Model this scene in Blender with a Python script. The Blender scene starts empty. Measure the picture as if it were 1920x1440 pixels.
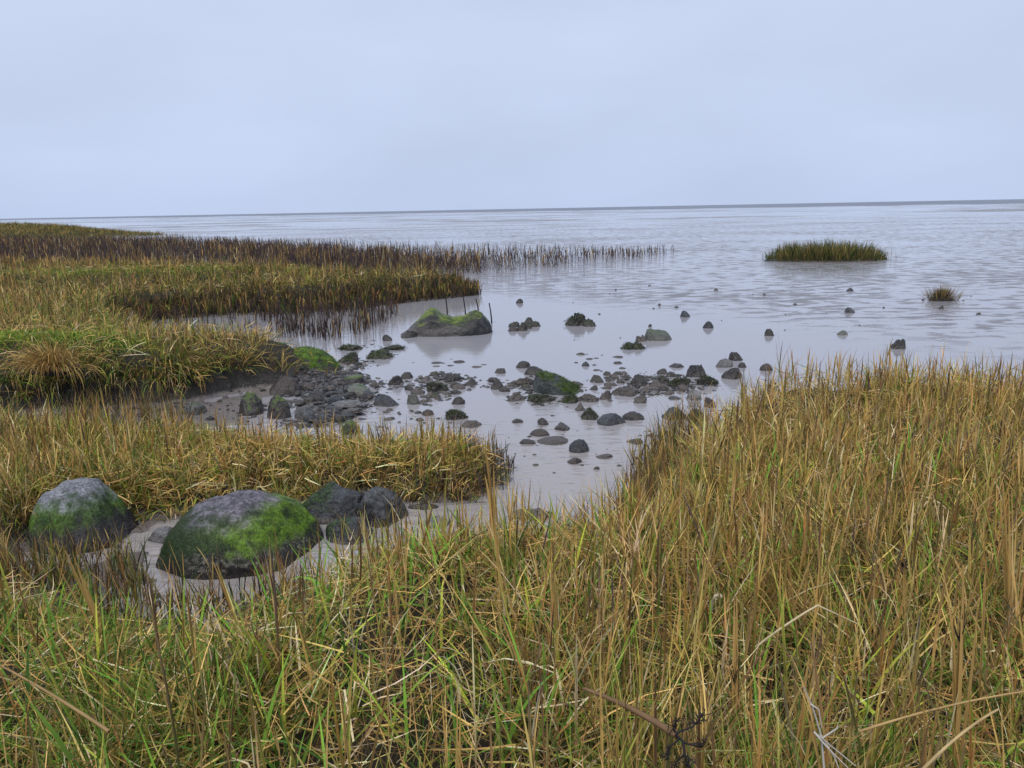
import bpy, bmesh, math, random
import numpy as np
from mathutils import Matrix, Vector

R = math.radians
S = bpy.context.scene
COL = S.collection
rng = np.random.default_rng(11)

# ------------------------------------------------------------------ camera
CAMZ = 2.0
F = 1450.0                                   # focal length in pixels of the 1920 px wide photo
PITCH = math.atan(328.5 / F)
ROLL = R(1.104)
fwd = np.array([0, math.cos(PITCH), -math.sin(PITCH)])
up0 = np.array([0, math.sin(PITCH), math.cos(PITCH)])
rt0 = np.array([1.0, 0, 0])
rt = math.cos(ROLL) * rt0 - math.sin(ROLL) * up0
up = math.cos(ROLL) * up0 + math.sin(ROLL) * rt0
cam_d = bpy.data.cameras.new('camera')
cam = bpy.data.objects.new('camera', cam_d)
COL.objects.link(cam)
cam.matrix_world = Matrix(((rt[0], up[0], -fwd[0], 0), (rt[1], up[1], -fwd[1], 0), (rt[2], up[2], -fwd[2], CAMZ), (0, 0, 0, 1)))
cam_d.sensor_width = 36
cam_d.lens = 36 * F / 1920
cam_d.clip_start = 0.05
cam_d.clip_end = 20000
S.camera = cam

# ------------------------------------------------------------------ sky, sun, exposure
SUN_EL, SUN_AZ = R(52), R(200)              # azimuth clockwise from +Y: behind the viewer, a little to the left
w = bpy.data.worlds.new("World")
S.world = w
w.use_nodes = True
nt = w.node_tree
for n in list(nt.nodes):
    nt.nodes.remove(n)
wo = nt.nodes.new('ShaderNodeOutputWorld')
sky = nt.nodes.new('ShaderNodeTexSky')
sky.sky_type = 'NISHITA'
sky.sun_disc = False
sky.sun_elevation = SUN_EL
sky.sun_rotation = SUN_AZ
sky.dust_density = 4.0
bg1 = nt.nodes.new('ShaderNodeBackground')
bg1.inputs['Strength'].default_value = 0.08
nt.links.new(sky.outputs[0], bg1.inputs[0])
tc = nt.nodes.new('ShaderNodeTexCoord')
sep = nt.nodes.new('ShaderNodeSeparateXYZ')
nt.links.new(tc.outputs['Generated'], sep.inputs[0])
rampn = nt.nodes.new('ShaderNodeValToRGB')      # the overcast layer: pale blue-grey low down, brighter and greyer overhead
cr = rampn.color_ramp
cr.elements[0].position = 0.0
cr.elements[0].color = (0.455, 0.540, 0.730, 1)
cr.elements[1].position = 1.0
cr.elements[1].color = (0.88, 0.90, 0.95, 1)
for p, c in ((0.07, (0.475, 0.555, 0.745, 1)), (0.2, (0.50, 0.575, 0.755, 1)), (0.36, (0.505, 0.595, 0.775, 1)), (0.55, (0.74, 0.80, 0.93, 1))):
    e = cr.elements.new(p)
    e.color = c
nt.links.new(sep.outputs[2], rampn.inputs[0])
mp = nt.nodes.new('ShaderNodeMapping')
mp.inputs['Scale'].default_value = (1.6, 1.6, 5.0)
nz = nt.nodes.new('ShaderNodeTexNoise')
nz.inputs['Scale'].default_value = 1.7
nz.inputs['Detail'].default_value = 5
nz.inputs['Roughness'].default_value = 0.45
nt.links.new(tc.outputs['Generated'], mp.inputs[0])
nt.links.new(mp.outputs[0], nz.inputs['Vector'])
mr = nt.nodes.new('ShaderNodeMapRange')
mr.inputs[1].default_value = 0.3
mr.inputs[2].default_value = 0.7
mr.inputs[3].default_value = 0.94
mr.inputs[4].default_value = 1.05
nt.links.new(nz.outputs[0], mr.inputs[0])
bg2 = nt.nodes.new('ShaderNodeBackground')
nt.links.new(rampn.outputs[0], bg2.inputs[0])
nt.links.new(mr.outputs[0], bg2.inputs[1])
mixw = nt.nodes.new('ShaderNodeMixShader')
mixw.inputs[0].default_value = 0.93
nt.links.new(bg1.outputs[0], mixw.inputs[1])
nt.links.new(bg2.outputs[0], mixw.inputs[2])
nt.links.new(mixw.outputs[0], wo.inputs[0])
sun_d = bpy.data.lights.new('sun', 'SUN')
sun_d.energy = 1.5
sun_d.angle = R(14)
sun_d.color = (1.0, 0.95, 0.87)
sun = bpy.data.objects.new('sun', sun_d)
COL.objects.link(sun)
sd = Vector((math.sin(SUN_AZ) * math.cos(SUN_EL), math.cos(SUN_AZ) * math.cos(SUN_EL), math.sin(SUN_EL)))
sun.rotation_euler = (-sd).to_track_quat('-Z', 'Y').to_euler()
sun.location = (0, -5, 20)
S.view_settings.view_transform = 'Standard'
S.view_settings.look = 'None'
S.view_settings.exposure = 0.29
S.view_settings.gamma = 1
S.render.engine = 'CYCLES'
S.cycles.max_bounces = 8
S.cycles.transparent_max_bounces = 8


# ------------------------------------------------------------------ helpers
def bp(u, v, z=0.0):
    """where the sight line through photo pixel (u, v) meets the level z"""
    d = fwd + (u - 960) / F * rt - (v - 720) / F * up
    t = (z - CAMZ) / d[2]
    return np.array([d[0] * t, d[1] * t, z])


def bpy_at(u, v, y):
    """the point of that sight line at ground distance y"""
    d = fwd + (u - 960) / F * rt - (v - 720) / F * up
    t = y / d[1]
    return np.array([d[0] * t, y, CAMZ + d[2] * t])


def smooth(a, b, x):
    t = np.clip((x - a) / (b - a), 0, 1)
    return t * t * (3 - 2 * t)


def hashn(ix, iy, iz, seed):
    h = (ix.astype(np.int64) * 374761393 + iy.astype(np.int64) * 668265263 + iz.astype(np.int64) * 2147483647 + seed * 1274126177) & 0xFFFFFFFF
    h = ((h ^ (h >> 13)) * 1274126177) & 0xFFFFFFFF
    return ((h ^ (h >> 16)) & 0xFFFF) / 65535.0


def vnoise(p, seed=0):
    """value noise in 3-D, -1..1"""
    p = np.asarray(p, float)
    i = np.floor(p)
    f = p - i
    f = f * f * (3 - 2 * f)
    i = i.astype(np.int64)
    out = 0
    for dx in (0, 1):
        for dy in (0, 1):
            for dz in (0, 1):
                wgt = (f[..., 0] if dx else 1 - f[..., 0]) * (f[..., 1] if dy else 1 - f[..., 1]) * (f[..., 2] if dz else 1 - f[..., 2])
                out = out + wgt * hashn(i[..., 0] + dx, i[..., 1] + dy, i[..., 2] + dz, seed)
    return out * 2 - 1


def fbm(p, octv=4, seed=0, gain=0.5):
    p = np.asarray(p, float)
    a, s, tot = 1.0, 0, 0
    for k in range(octv):
        s = s + a * vnoise(p * (2.03 ** k) + k * 7.3, seed + k)
        tot += a
        a *= gain
    return s / tot


def fbm2(x, y, sc, octv=4, seed=0, gain=0.5):
    return fbm(np.stack([x * sc, y * sc, np.zeros_like(x) + 0.37], -1), octv, seed, gain)


def sdist(poly, x, y):
    """signed distance to a closed polygon, positive inside"""
    d = np.full(x.shape, 1e18)
    ins = np.zeros(x.shape, bool)
    n = len(poly)
    for i in range(n):
        ax, ay = poly[i]
        bx, by = poly[(i + 1) % n]
        ex, ey = bx - ax, by - ay
        wx, wy = x - ax, y - ay
        t = np.clip((wx * ex + wy * ey) / (ex * ex + ey * ey + 1e-12), 0, 1)
        d = np.minimum(d, (wx - ex * t) ** 2 + (wy - ey * t) ** 2)
        c = (ay > y) != (by > y)
        with np.errstate(divide='ignore', invalid='ignore'):
            xi = ex * (y - ay) / (ey if abs(ey) > 1e-12 else 1e-12) + ax
        ins ^= c & (x < xi)
    return np.where(ins, 1, -1) * np.sqrt(d)


def tag(o, label=None, cat=None, group=None, kind=None):
    if label:
        o['label'] = label
    if cat:
        o['category'] = cat
    if group:
        o['group'] = group
    if kind:
        o['kind'] = kind
    return o


def mesh_np(name, V, Fq, col=None, mat=None, parent=None, loc=None, smooth_=True):
    """link a mesh made from arrays; Fq is (M,4) or (M,3)"""
    me = bpy.data.meshes.new(name)
    V = np.ascontiguousarray(V, dtype=np.float32)
    Fq = np.ascontiguousarray(Fq, dtype=np.int32)
    k = Fq.shape[1]
    me.vertices.add(len(V))
    me.vertices.foreach_set('co', V.ravel())
    me.loops.add(Fq.size)
    me.loops.foreach_set('vertex_index', Fq.ravel())
    me.polygons.add(len(Fq))
    me.polygons.foreach_set('loop_start', np.arange(0, Fq.size, k, dtype=np.int32))
    me.polygons.foreach_set('loop_total', np.full(len(Fq), k, dtype=np.int32))
    if smooth_:
        me.polygons.foreach_set('use_smooth', np.ones(len(Fq), dtype=bool))
    me.update(calc_edges=True)
    if col is not None:
        c = np.ones((len(V), 4), dtype=np.float32)
        c[:, :3] = col
        a = me.attributes.new('Col', 'FLOAT_COLOR', 'POINT')
        a.data.foreach_set('color', c.ravel())
    if mat:
        me.materials.append(mat)
    o = bpy.data.objects.new(name, me)
    COL.objects.link(o)
    if parent:
        o.parent = parent
    if loc is not None:
        o.location = loc
    return o


# ------------------------------------------------------------------ materials
def new_mat(name):
    m = bpy.data.materials.new(name)
    m.use_nodes = True
    t = m.node_tree
    return m, t, t.nodes['Principled BSDF'], t.nodes['Material Output']


def N(t, kind, **kw):
    n = t.nodes.new(kind)
    for k, v in kw.items():
        if k in n.inputs:
            n.inputs[k].default_value = v
        else:
            setattr(n, k, v)
    return n


def mixrgb(t, fac, a, b, mode='MIX'):
    m = t.nodes.new('ShaderNodeMix')
    m.data_type = 'RGBA'
    m.blend_type = mode
    for sock, v in ((m.inputs[0], fac), (m.inputs[6], a), (m.inputs[7], b)):
        if hasattr(v, 'links') or hasattr(v, 'is_linked'):
            t.links.new(v, sock)
        else:
            sock.default_value = v if not isinstance(v, tuple) else (*v, 1)
    return m.outputs[2]


def mrange(t, v, a, b, c=0.0, d=1.0, sm=True):
    m = t.nodes.new('ShaderNodeMapRange')
    if sm:
        m.interpolation_type = 'SMOOTHSTEP'
    m.inputs[1].default_value = a
    m.inputs[2].default_value = b
    m.inputs[3].default_value = c
    m.inputs[4].default_value = d
    t.links.new(v, m.inputs[0])
    return m.outputs[0]


def math_(t, op, a, b=0.0):
    m = t.nodes.new('ShaderNodeMath')
    m.operation = op
    for i, v in enumerate((a, b)):
        if hasattr(v, 'is_linked'):
            t.links.new(v, m.inputs[i])
        else:
            m.inputs[i].default_value = v
    return m.outputs[0]


def blade_mat():
    m, t, b, out = new_mat('grass_blades')
    a = N(t, 'ShaderNodeAttribute', attribute_name='Col')
    b.inputs['Roughness'].default_value = 0.6
    b.inputs['Specular IOR Level'].default_value = 0.10
    t.links.new(a.outputs['Color'], b.inputs['Base Color'])
    tr = N(t, 'ShaderNodeBsdfTranslucent')
    t.links.new(a.outputs['Color'], tr.inputs['Color'])
    mx = N(t, 'ShaderNodeMixShader')
    mx.inputs[0].default_value = 0.18
    t.links.new(b.outputs[0], mx.inputs[1])
    t.links.new(tr.outputs[0], mx.inputs[2])
    t.links.new(mx.outputs[0], out.inputs[0])
    return m


def hero_mat(name='boulder_stone', rough=(0.38, 0.72)):
    """boulders: the growth on the stone comes from the mesh's own colour, grain and pits from noise"""
    m, t, b, out = new_mat(name)
    a = N(t, 'ShaderNodeAttribute', attribute_name='Col')
    tcd = N(t, 'ShaderNodeTexCoord')
    n1 = N(t, 'ShaderNodeTexNoise', Scale=60.0, Detail=5.0, Roughness=0.65)
    n2 = N(t, 'ShaderNodeTexNoise', Scale=14.0, Detail=4.0, Roughness=0.6)
    for n in (n1, n2):
        t.links.new(tcd.outputs['Object'], n.inputs['Vector'])
    f = mrange(t, n1.outputs[0], 0.3, 0.7, 0.42, 1.5)
    c = mixrgb(t, 1.0, a.outputs['Color'], f, 'MULTIPLY')
    t.links.new(c, b.inputs['Base Color'])
    b.inputs['Specular IOR Level'].default_value = 0.33
    t.links.new(mrange(t, n2.outputs[0], 0.3, 0.7, *rough), b.inputs['Roughness'])
    bu = N(t, 'ShaderNodeBump', Strength=0.8, Distance=0.016)
    t.links.new(n1.outputs[0], bu.inputs['Height'])
    t.links.new(bu.outputs[0], b.inputs['Normal'])
    return m


def stone_mat(name, c1, c2, moss=None, moss_lo=0.55, rough=(0.2, 0.5), mud=0.0):
    m, t, b, out = new_mat(name)
    tcd = N(t, 'ShaderNodeTexCoord')
    oi = N(t, 'ShaderNodeObjectInfo')
    off = N(t, 'ShaderNodeVectorMath', operation='ADD')
    t.links.new(tcd.outputs['Object'], off.inputs[0])
    t.links.new(oi.outputs['Location'], off.inputs[1])
    n1 = N(t, 'ShaderNodeTexNoise', Scale=18.0, Detail=6.0, Roughness=0.62)
    n2 = N(t, 'ShaderNodeTexNoise', Scale=80.0, Detail=3.0, Roughness=0.6)
    for n in (n1, n2):
        t.links.new(off.outputs[0], n.inputs['Vector'])
    c = mixrgb(t, mrange(t, n1.outputs[0], 0.32, 0.68), c1, c2)
    c = mixrgb(t, 1.0, c, mrange(t, oi.outputs['Random'], 0, 1, 0.75, 1.3, False), 'MULTIPLY')
    c = mixrgb(t, 1.0, c, mrange(t, n2.outputs[0], 0.3, 0.7, 0.7, 1.3), 'MULTIPLY')
    geo = N(t, 'ShaderNodeNewGeometry')
    sp = N(t, 'ShaderNodeSeparateXYZ')
    if moss:
        t.links.new(geo.outputs['Normal'], sp.inputs[0])
        k = math_(t, 'ADD', sp.outputs[2], math_(t, 'MULTIPLY', math_(t, 'SUBTRACT', n1.outputs[0], 0.5), 2.4))
        c = mixrgb(t, mrange(t, k, moss_lo, moss_lo + 0.45), c, moss)
    if mud:
        sp2 = N(t, 'ShaderNodeSeparateXYZ')
        t.links.new(geo.outputs['Position'], sp2.inputs[0])
        h = math_(t, 'ADD', sp2.outputs[2], math_(t, 'MULTIPLY', math_(t, 'SUBTRACT', n1.outputs[0], 0.5), 0.22))
        c = mixrgb(t, mrange(t, h, 0.01, 0.10, mud, 0.0), c, (0.105, 0.091, 0.086))
    t.links.new(c, b.inputs['Base Color'])
    t.links.new(mrange(t, n1.outputs[0], 0.3, 0.7, *rough), b.inputs['Roughness'])
    b.inputs['Specular IOR Level'].default_value = 0.33
    bu = N(t, 'ShaderNodeBump', Strength=0.9, Distance=0.03)
    t.links.new(n1.outputs[0], bu.inputs['Height'])
    bu2 = N(t, 'ShaderNodeBump', Strength=0.6, Distance=0.007)
    t.links.new(n2.outputs[0], bu2.inputs['Height'])
    t.links.new(bu.outputs[0], bu2.inputs['Normal'])
    t.links.new(bu2.outputs[0], b.inputs['Normal'])
    return m


def ground_mat():
    m, t, b, out = new_mat('mud_and_turf')
    geo = N(t, 'ShaderNodeNewGeometry')
    sp = N(t, 'ShaderNodeSeparateXYZ')
    t.links.new(geo.outputs['Position'], sp.inputs[0])
    n1 = N(t, 'ShaderNodeTexNoise', Scale=7.0, Detail=6.0, Roughness=0.65)
    n2 = N(t, 'ShaderNodeTexNoise', Scale=45.0, Detail=4.0, Roughness=0.65)
    for n in (n1, n2):
        t.links.new(geo.outputs['Position'], n.inputs['Vector'])
    wet = mixrgb(t, mrange(t, n2.outputs[0], 0.3, 0.7), (0.115, 0.100, 0.096), (0.185, 0.163, 0.157))
    bank = mixrgb(t, mrange(t, n2.outputs[0], 0.3, 0.7), (0.010, 0.009, 0.009), (0.034, 0.029, 0.026))
    turf = mixrgb(t, mrange(t, n1.outputs[0], 0.35, 0.65), (0.020, 0.015, 0.009), (0.024, 0.023, 0.010))
    h = math_(t, 'ADD', sp.outputs[2], math_(t, 'MULTIPLY', math_(t, 'SUBTRACT', n1.outputs[0], 0.5), 0.08))
    c = mixrgb(t, mrange(t, h, 0.02, 0.06), wet, bank)
    sn = N(t, 'ShaderNodeSeparateXYZ')
    t.links.new(geo.outputs['True Normal'], sn.inputs[0])
    c = mixrgb(t, math_(t, 'MULTIPLY', mrange(t, h, 0.10, 0.20), mrange(t, sn.outputs[2], 0.70, 0.90)), c, turf)
    t.links.new(c, b.inputs['Base Color'])
    t.links.new(mrange(t, h, 0.03, 0.20, 0.11, 0.85), b.inputs['Roughness'])
    b.inputs['IOR'].default_value = 1.36
    bu = N(t, 'ShaderNodeBump', Strength=0.6, Distance=0.03)
    t.links.new(n2.outputs[0], bu.inputs['Height'])
    t.links.new(bu.outputs[0], b.inputs['Normal'])
    return m


def water_mat():
    """turbid tide water that thins out seaward to a wet flat of mud ripples and films of water"""
    m, t, b, out = new_mat('turbid_water')
    geo = N(t, 'ShaderNodeNewGeometry')
    sp = N(t, 'ShaderNodeSeparateXYZ')
    t.links.new(geo.outputs['Position'], sp.inputs[0])
    # mud patches, at many sizes
    mpn = N(t, 'ShaderNodeMapping')
    mpn.inputs['Scale'].default_value = (0.6, 1.0, 1.0)
    t.links.new(geo.outputs['Position'], mpn.inputs[0])
    nA = N(t, 'ShaderNodeTexNoise', Scale=3.2, Detail=4.0, Roughness=0.5, Distortion=0.3)
    nB = N(t, 'ShaderNodeTexNoise', Scale=0.16, Detail=6.0, Roughness=0.55, Distortion=0.5)
    nC = N(t, 'ShaderNodeTexNoise', Scale=0.022, Detail=7.0, Roughness=0.6, Distortion=0.5)
    for n in (nA, nB, nC):
        t.links.new(mpn.outputs[0], n.inputs['Vector'])
    mixn = math_(t, 'ADD', math_(t, 'MULTIPLY', nA.outputs[0], 0.68), math_(t, 'MULTIPLY', nB.outputs[0], 0.32))
    pat = mrange(t, mixn, 0.47, 0.59)
    far = mrange(t, math_(t, 'ADD', math_(t, 'MULTIPLY', nC.outputs[0], 0.6), math_(t, 'MULTIPLY', nB.outputs[0], 0.4)), 0.49, 0.56)
    edge = math_(t, 'ADD', sp.outputs[1], math_(t, 'MULTIPLY', sp.outputs[0], 1.5))
    edge = math_(t, 'ADD', edge, math_(t, 'MULTIPLY', nB.outputs[0], 8.0))
    near = mrange(t, edge, 21.0, 27.0)
    pat = math_(t, 'MULTIPLY', pat, near)
    pat = math_(t, 'MULTIPLY', pat, mrange(t, sp.outputs[1], 60, 160, 1.0, 0.25))
    far = math_(t, 'MULTIPLY', far, mrange(t, sp.outputs[1], 45, 120, 0.0, 0.9))
    mud = math_(t, 'MAXIMUM', pat, far)
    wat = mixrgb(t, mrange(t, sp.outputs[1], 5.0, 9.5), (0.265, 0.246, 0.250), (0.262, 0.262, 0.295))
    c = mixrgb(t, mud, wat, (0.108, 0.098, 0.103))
    t.links.new(c, b.inputs['Base Color'])
    t.links.new(mrange(t, mud, 0, 1, 0.045, 0.36), b.inputs['Roughness'])
    b.inputs['IOR'].default_value = 1.45
    n1 = N(t, 'ShaderNodeTexNoise', Scale=7.0, Detail=3.0, Roughness=0.5)
    mp2 = N(t, 'ShaderNodeMapping')
    mp2.inputs['Scale'].default_value = (0.35, 1.6, 1.0)
    t.links.new(geo.outputs['Position'], mp2.inputs[0])
    t.links.new(mp2.outputs[0], n1.inputs['Vector'])
    n2 = N(t, 'ShaderNodeTexNoise', Scale=40.0, Detail=2.0, Roughness=0.5)
    t.links.new(geo.outputs['Position'], n2.inputs['Vector'])
    bu = N(t, 'ShaderNodeBump', Strength=0.8, Distance=0.022)
    rip = mrange(t, math_(t, 'ADD', sp.outputs[1], math_(t, 'MULTIPLY', nB.outputs[0], 5.0)), 8.5, 11.5, 1.0, 0.12)
    t.links.new(math_(t, 'MULTIPLY', n1.outputs[0], rip), bu.inputs['Height'])
    bu2 = N(t, 'ShaderNodeBump', Strength=0.12, Distance=0.004)
    t.links.new(n2.outputs[0], bu2.inputs['Height'])
    t.links.new(bu.outputs[0], bu2.inputs['Normal'])
    bu3 = N(t, 'ShaderNodeBump', Strength=0.5, Distance=0.05)
    t.links.new(math_(t, 'MULTIPLY', nA.outputs[0], mud), bu3.inputs['Height'])
    t.links.new(bu2.outputs[0], bu3.inputs['Normal'])
    t.links.new(bu3.outputs[0], b.inputs['Normal'])
    return m


def sea_mat():
    m, t, b, out = new_mat('open_sea')
    geo = N(t, 'ShaderNodeNewGeometry')
    mp2 = N(t, 'ShaderNodeMapping')
    mp2.inputs['Scale'].default_value = (0.004, 0.05, 1)
    t.links.new(geo.outputs['Position'], mp2.inputs[0])
    n = N(t, 'ShaderNodeTexNoise', Scale=1.0, Detail=4.0)
    t.links.new(mp2.outputs[0], n.inputs['Vector'])
    c = mixrgb(t, mrange(t, n.outputs[0], 0.35, 0.65), (0.12, 0.145, 0.20), (0.19, 0.215, 0.275))
    t.links.new(c, b.inputs['Base Color'])
    b.inputs['Roughness'].default_value = 0.6
    b.inputs['Specular IOR Level'].default_value = 0.12
    return m


M_BLADE = blade_mat()
M_HERO = hero_mat()
M_WET = hero_mat('wet_boulder_stone', (0.16, 0.42))
M = {
    'd': stone_mat('dark_wet_stone', (0.009, 0.0095, 0.011), (0.036, 0.035, 0.037), mud=0.35),
    'b': stone_mat('blue_grey_stone', (0.016, 0.020, 0.027), (0.050, 0.058, 0.072), mud=0.25),
    'm': stone_mat('muddy_stone', (0.018, 0.016, 0.016), (0.095, 0.084, 0.080), mud=0.7),
    'g': stone_mat('weedy_stone', (0.010, 0.011, 0.010), (0.042, 0.040, 0.038), moss=(0.024, 0.036, 0.013), moss_lo=0.5, mud=0.4),
    'p': stone_mat('pale_stone', (0.075, 0.078, 0.085), (0.165, 0.168, 0.18), mud=0.4),
    'h': stone_mat('brown_stone', (0.022, 0.018, 0.018), (0.062, 0.052, 0.050), mud=0.3),
    'k': stone_mat('mossy_stone', (0.020, 0.019, 0.020), (0.062, 0.056, 0.058), moss=(0.060, 0.098, 0.018), moss_lo=0.42, mud=0.3),
    'l': stone_mat('lichen_stone', (0.05, 0.056, 0.052), (0.12, 0.13, 0.118), moss=(0.045, 0.075, 0.026), moss_lo=0.75, mud=0.4),
}
M_GROUND = ground_mat()
M_WATER = water_mat()
M_SEA = sea_mat()


# ------------------------------------------------------------------ the lie of the land
def W(px):
    return [tuple(bp(u, v)[:2]) for u, v in px]


FORE = W([(-500, 1090), (0, 1105), (120, 1130), (250, 1185), (390, 1215), (520, 1140), (620, 1085), (720, 1052), (900, 1045), (1000, 1045), (1100, 1030), (1180, 1000),
          (1245, 935), (1296, 870), (1340, 818), (1392, 790), (1450, 778), (1600, 772), (1800, 768), (2100, 765), (2700, 755)]) + [(14, 3), (14, -6), (-8, -6)]
SPIT = W([(-700, 1080), (-300, 1075), (0, 1050), (60, 1030), (270, 985), (400, 960), (560, 935), (700, 930), (800, 945), (880, 935), (935, 895), (905, 866), (820, 858),
          (600, 856), (400, 846), (200, 836), (0, 820), (-300, 812), (-700, 815)])
BANK = W([(-700, 800), (-200, 784), (0, 778), (150, 768), (300, 762), (430, 740), (530, 720), (640, 702), (632, 684), (540, 684), (450, 678), (350, 674), (300, 660),
          (272, 640), (262, 615), (285, 600), (400, 592), (520, 588), (640, 582), (750, 568), (850, 558), (893, 553), (880, 546), (760, 540), (640, 540), (560, 533),
          (430, 525), (300, 520), (0, 513), (-500, 520)]) + [(-60, 32), (-60, 8)]
FARG = W([(322, 440), (200, 446), (0, 455), (-400, 470), (-900, 490), (-900, 452), (-400, 445), (0, 438), (200, 436)])
REED = W([(1280, 472), (1200, 487), (1080, 498), (960, 507), (860, 515), (760, 519), (690, 516), (600, 510), (400, 508), (0, 505), (-500, 512), (-500, 464), (0, 456),
          (330, 458), (600, 470), (750, 478), (900, 483), (1000, 481), (1150, 474), (1270, 469)])
ISLE = W([(1437, 487), (1470, 491), (1560, 492), (1640, 490), (1660, 486), (1640, 481), (1560, 479), (1470, 480)])
SHINGLE = W([(545, 735), (600, 705), (650, 700), (720, 720), (705, 745), (700, 770), (640, 790), (560, 800), (540, 770)])
HEAPS = [W(p) for p in ([(765, 715), (850, 697), (895, 722), (870, 752), (800, 762), (762, 745)], [(925, 715), (1000, 700), (1100, 722), (1130, 748), (1080, 762), (950, 756)],
         [(1103, 708), (1180, 700), (1300, 700), (1345, 715), (1310, 740), (1200, 748), (1115, 744)], [(630, 690), (700, 640), (760, 650), (700, 690)])]
POOLMUD = W([(40, 1070), (280, 1020), (330, 1085), (600, 1090), (700, 1020), (800, 985), (900, 980), (1000, 1030), (700, 1070), (560, 1150), (400, 1235), (200, 1200), (0, 1120)])
GAP = W([(-700, 805), (0, 782), (300, 765), (430, 745), (530, 722), (545, 775), (480, 800), (300, 820), (0, 815), (-700, 812)])
MOUND = bp(60, 645, 0.6)
MOUND2 = bp(200, 512, 0.60)
POOLREED = W([(285, 605), (400, 595), (520, 590), (640, 584), (745, 572), (752, 600), (700, 625), (650, 640), (560, 645), (470, 628), (380, 618), (300, 620)])


def height(x, y):
    wob = 0.10 * fbm2(x, y, 1.7, 3, 5) + 0.05 * fbm2(x, y, 6.0, 2, 9)
    base = -0.027 + 0.024 * fbm2(x, y, 1.2, 4, 3) + 0.020 * fbm2(x, y, 6.0, 3, 8)
    lump = 0.05 * fbm2(x, y, 1.1, 4, 21) + 0.02 * fbm2(x, y, 6.0, 3, 22)
    d1 = sdist(FORE, x, y) + wob
    # towards the viewer's left the foreground comes up gently out of the pool; to the right it is a low bank
    soft = 0.9 - 0.55 * smooth(0.3, 1.4, x)
    h1 = (0.30 + lump) * smooth(-0.05, 1.0, d1 / soft)
    d2 = sdist(SPIT, x, y) + wob * 0.6
    h2 = (0.13 + 0.5 * lump) * smooth(-0.03, 0.30, d2)
    d3 = sdist(BANK, x, y) + wob * 0.9
    k = smooth(9.5, 13.0, y)
    d3 = d3 + (1 - k) * (0.13 * fbm2(x, y, 3.2, 3, 15) + 0.06 * fbm2(x, y, 11.0, 2, 16))
    h3 = ((0.42 - 0.35 * smooth(-3.15, -2.35, x) * smooth(13.5, 11, y)) + lump * 1.2) * (0.55 * smooth(-0.03, 0.12 + 0.5 * k, d3) + 0.45 * smooth(0.10, 0.42 + 0.4 * k, d3))
    mossy = 0.26 * np.exp(-(((x - MOUND[0]) / 1.25) ** 2 + ((y - MOUND[1]) / 0.8) ** 2)) + 0.20 * np.exp(-(((x - MOUND2[0]) / 5.0) ** 2 + ((y - MOUND2[1]) / 1.6) ** 2) ** 2)
    h3 = h3 + np.where(d3 > 0.1, mossy, 0)
    far = y > 40
    h4 = np.zeros_like(x)
    if far.any():
        d4 = sdist(FARG, x[far], y[far])
        h4[far] = (0.05 + 0.9 * np.clip((-34 - x[far]) / 20, 0, 1.3)) * smooth(0, 6, d4)
    d5 = sdist(SHINGLE, x, y) + wob
    h5 = 0.030 * smooth(-0.35, 0.4, d5)
    for hp in HEAPS:
        h5 = np.maximum(h5, 0.024 * smooth(-0.25, 0.5, sdist(hp, x, y) + 1.5 * wob))
    h5 = np.maximum(h5, 0.012 * smooth(-0.1, 0.2, sdist(POOLMUD, x, y)))
    h5 = np.maximum(h5, 0.034 * smooth(-0.1, 0.3, sdist(GAP, x, y) + wob))
    near = np.maximum(np.maximum(d1, d2), d3)
    shore = 0.028 * np.exp(-np.maximum(-near, 0) / 0.25)
    isl = np.zeros_like(x)
    mid = (y > 15) & (y < 45)
    if mid.any():
        isl[mid] = 0.09 * smooth(-0.3, 0.5, sdist(ISLE, x[mid], y[mid]))
    return base + np.maximum.reduce([h1, h2, h3, h4, h5, isl]) + shore


def axis(lo, hi, step, far_lo, far_hi, grow):
    a = list(np.arange(lo, hi + step / 2, step))
    s, p = step, hi
    while p < far_hi:
        s *= grow
        p += s
        a.append(p)
    s, p, pre = step, lo, []
    while p > far_lo:
        s *= grow
        p -= s
        pre.append(p)
    return np.array(pre[::-1] + a)


gx = axis(-7.5, 6.0, 0.045, -9000, 9000, 1.075)
gy = axis(1.2, 12.5, 0.045, -300, 9000, 1.06)
X, Y = np.meshgrid(gx, gy)
Z = height(X, Y)
V = np.stack([X, Y, Z], -1).reshape(-1, 3)
nx, ny = len(gx), len(gy)
idx = np.arange(nx * ny).reshape(ny, nx)
Q = np.stack([idx[:-1, :-1], idx[:-1, 1:], idx[1:, 1:], idx[1:, :-1]], -1).reshape(-1, 4)
tag(mesh_np('ground', V, Q, mat=M_GROUND), 'dark wet mud and low turf banks of the salt marsh', kind='structure')
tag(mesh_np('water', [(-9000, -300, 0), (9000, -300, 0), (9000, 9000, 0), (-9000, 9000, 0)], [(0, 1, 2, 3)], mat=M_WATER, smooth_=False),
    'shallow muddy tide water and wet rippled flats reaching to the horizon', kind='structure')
# the open sea beyond the flats: its near edge runs aslant, close on one side and far off on the other
se = np.linspace(-1.0, 1.0, 60)
edge = []
for k, s in enumerate(se):
    d = 2.0 * 1470 / np.interp(s, [-1, -0.66, 0, 0.66, 1], [2.2, 2.8, 5.0, 8.0, 9.0])
    d *= 1 + 0.05 * math.sin(k * 1.7) + 0.03 * math.sin(k * 4.1)
    edge.append((s * d, d, 0.02))
sv = edge + [(s * 9000, 9000, 0.02) for s in se]
sq = [(k, k + 1, 61 + k, 60 + k) for k in range(59)]
tag(mesh_np('sea', sv, sq, mat=M_SEA, smooth_=False), 'thin dark blue line of open sea along the horizon', kind='structure')


def ground_z(x, y):
    return height(np.asarray(x, float), np.asarray(y, float))


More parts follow.
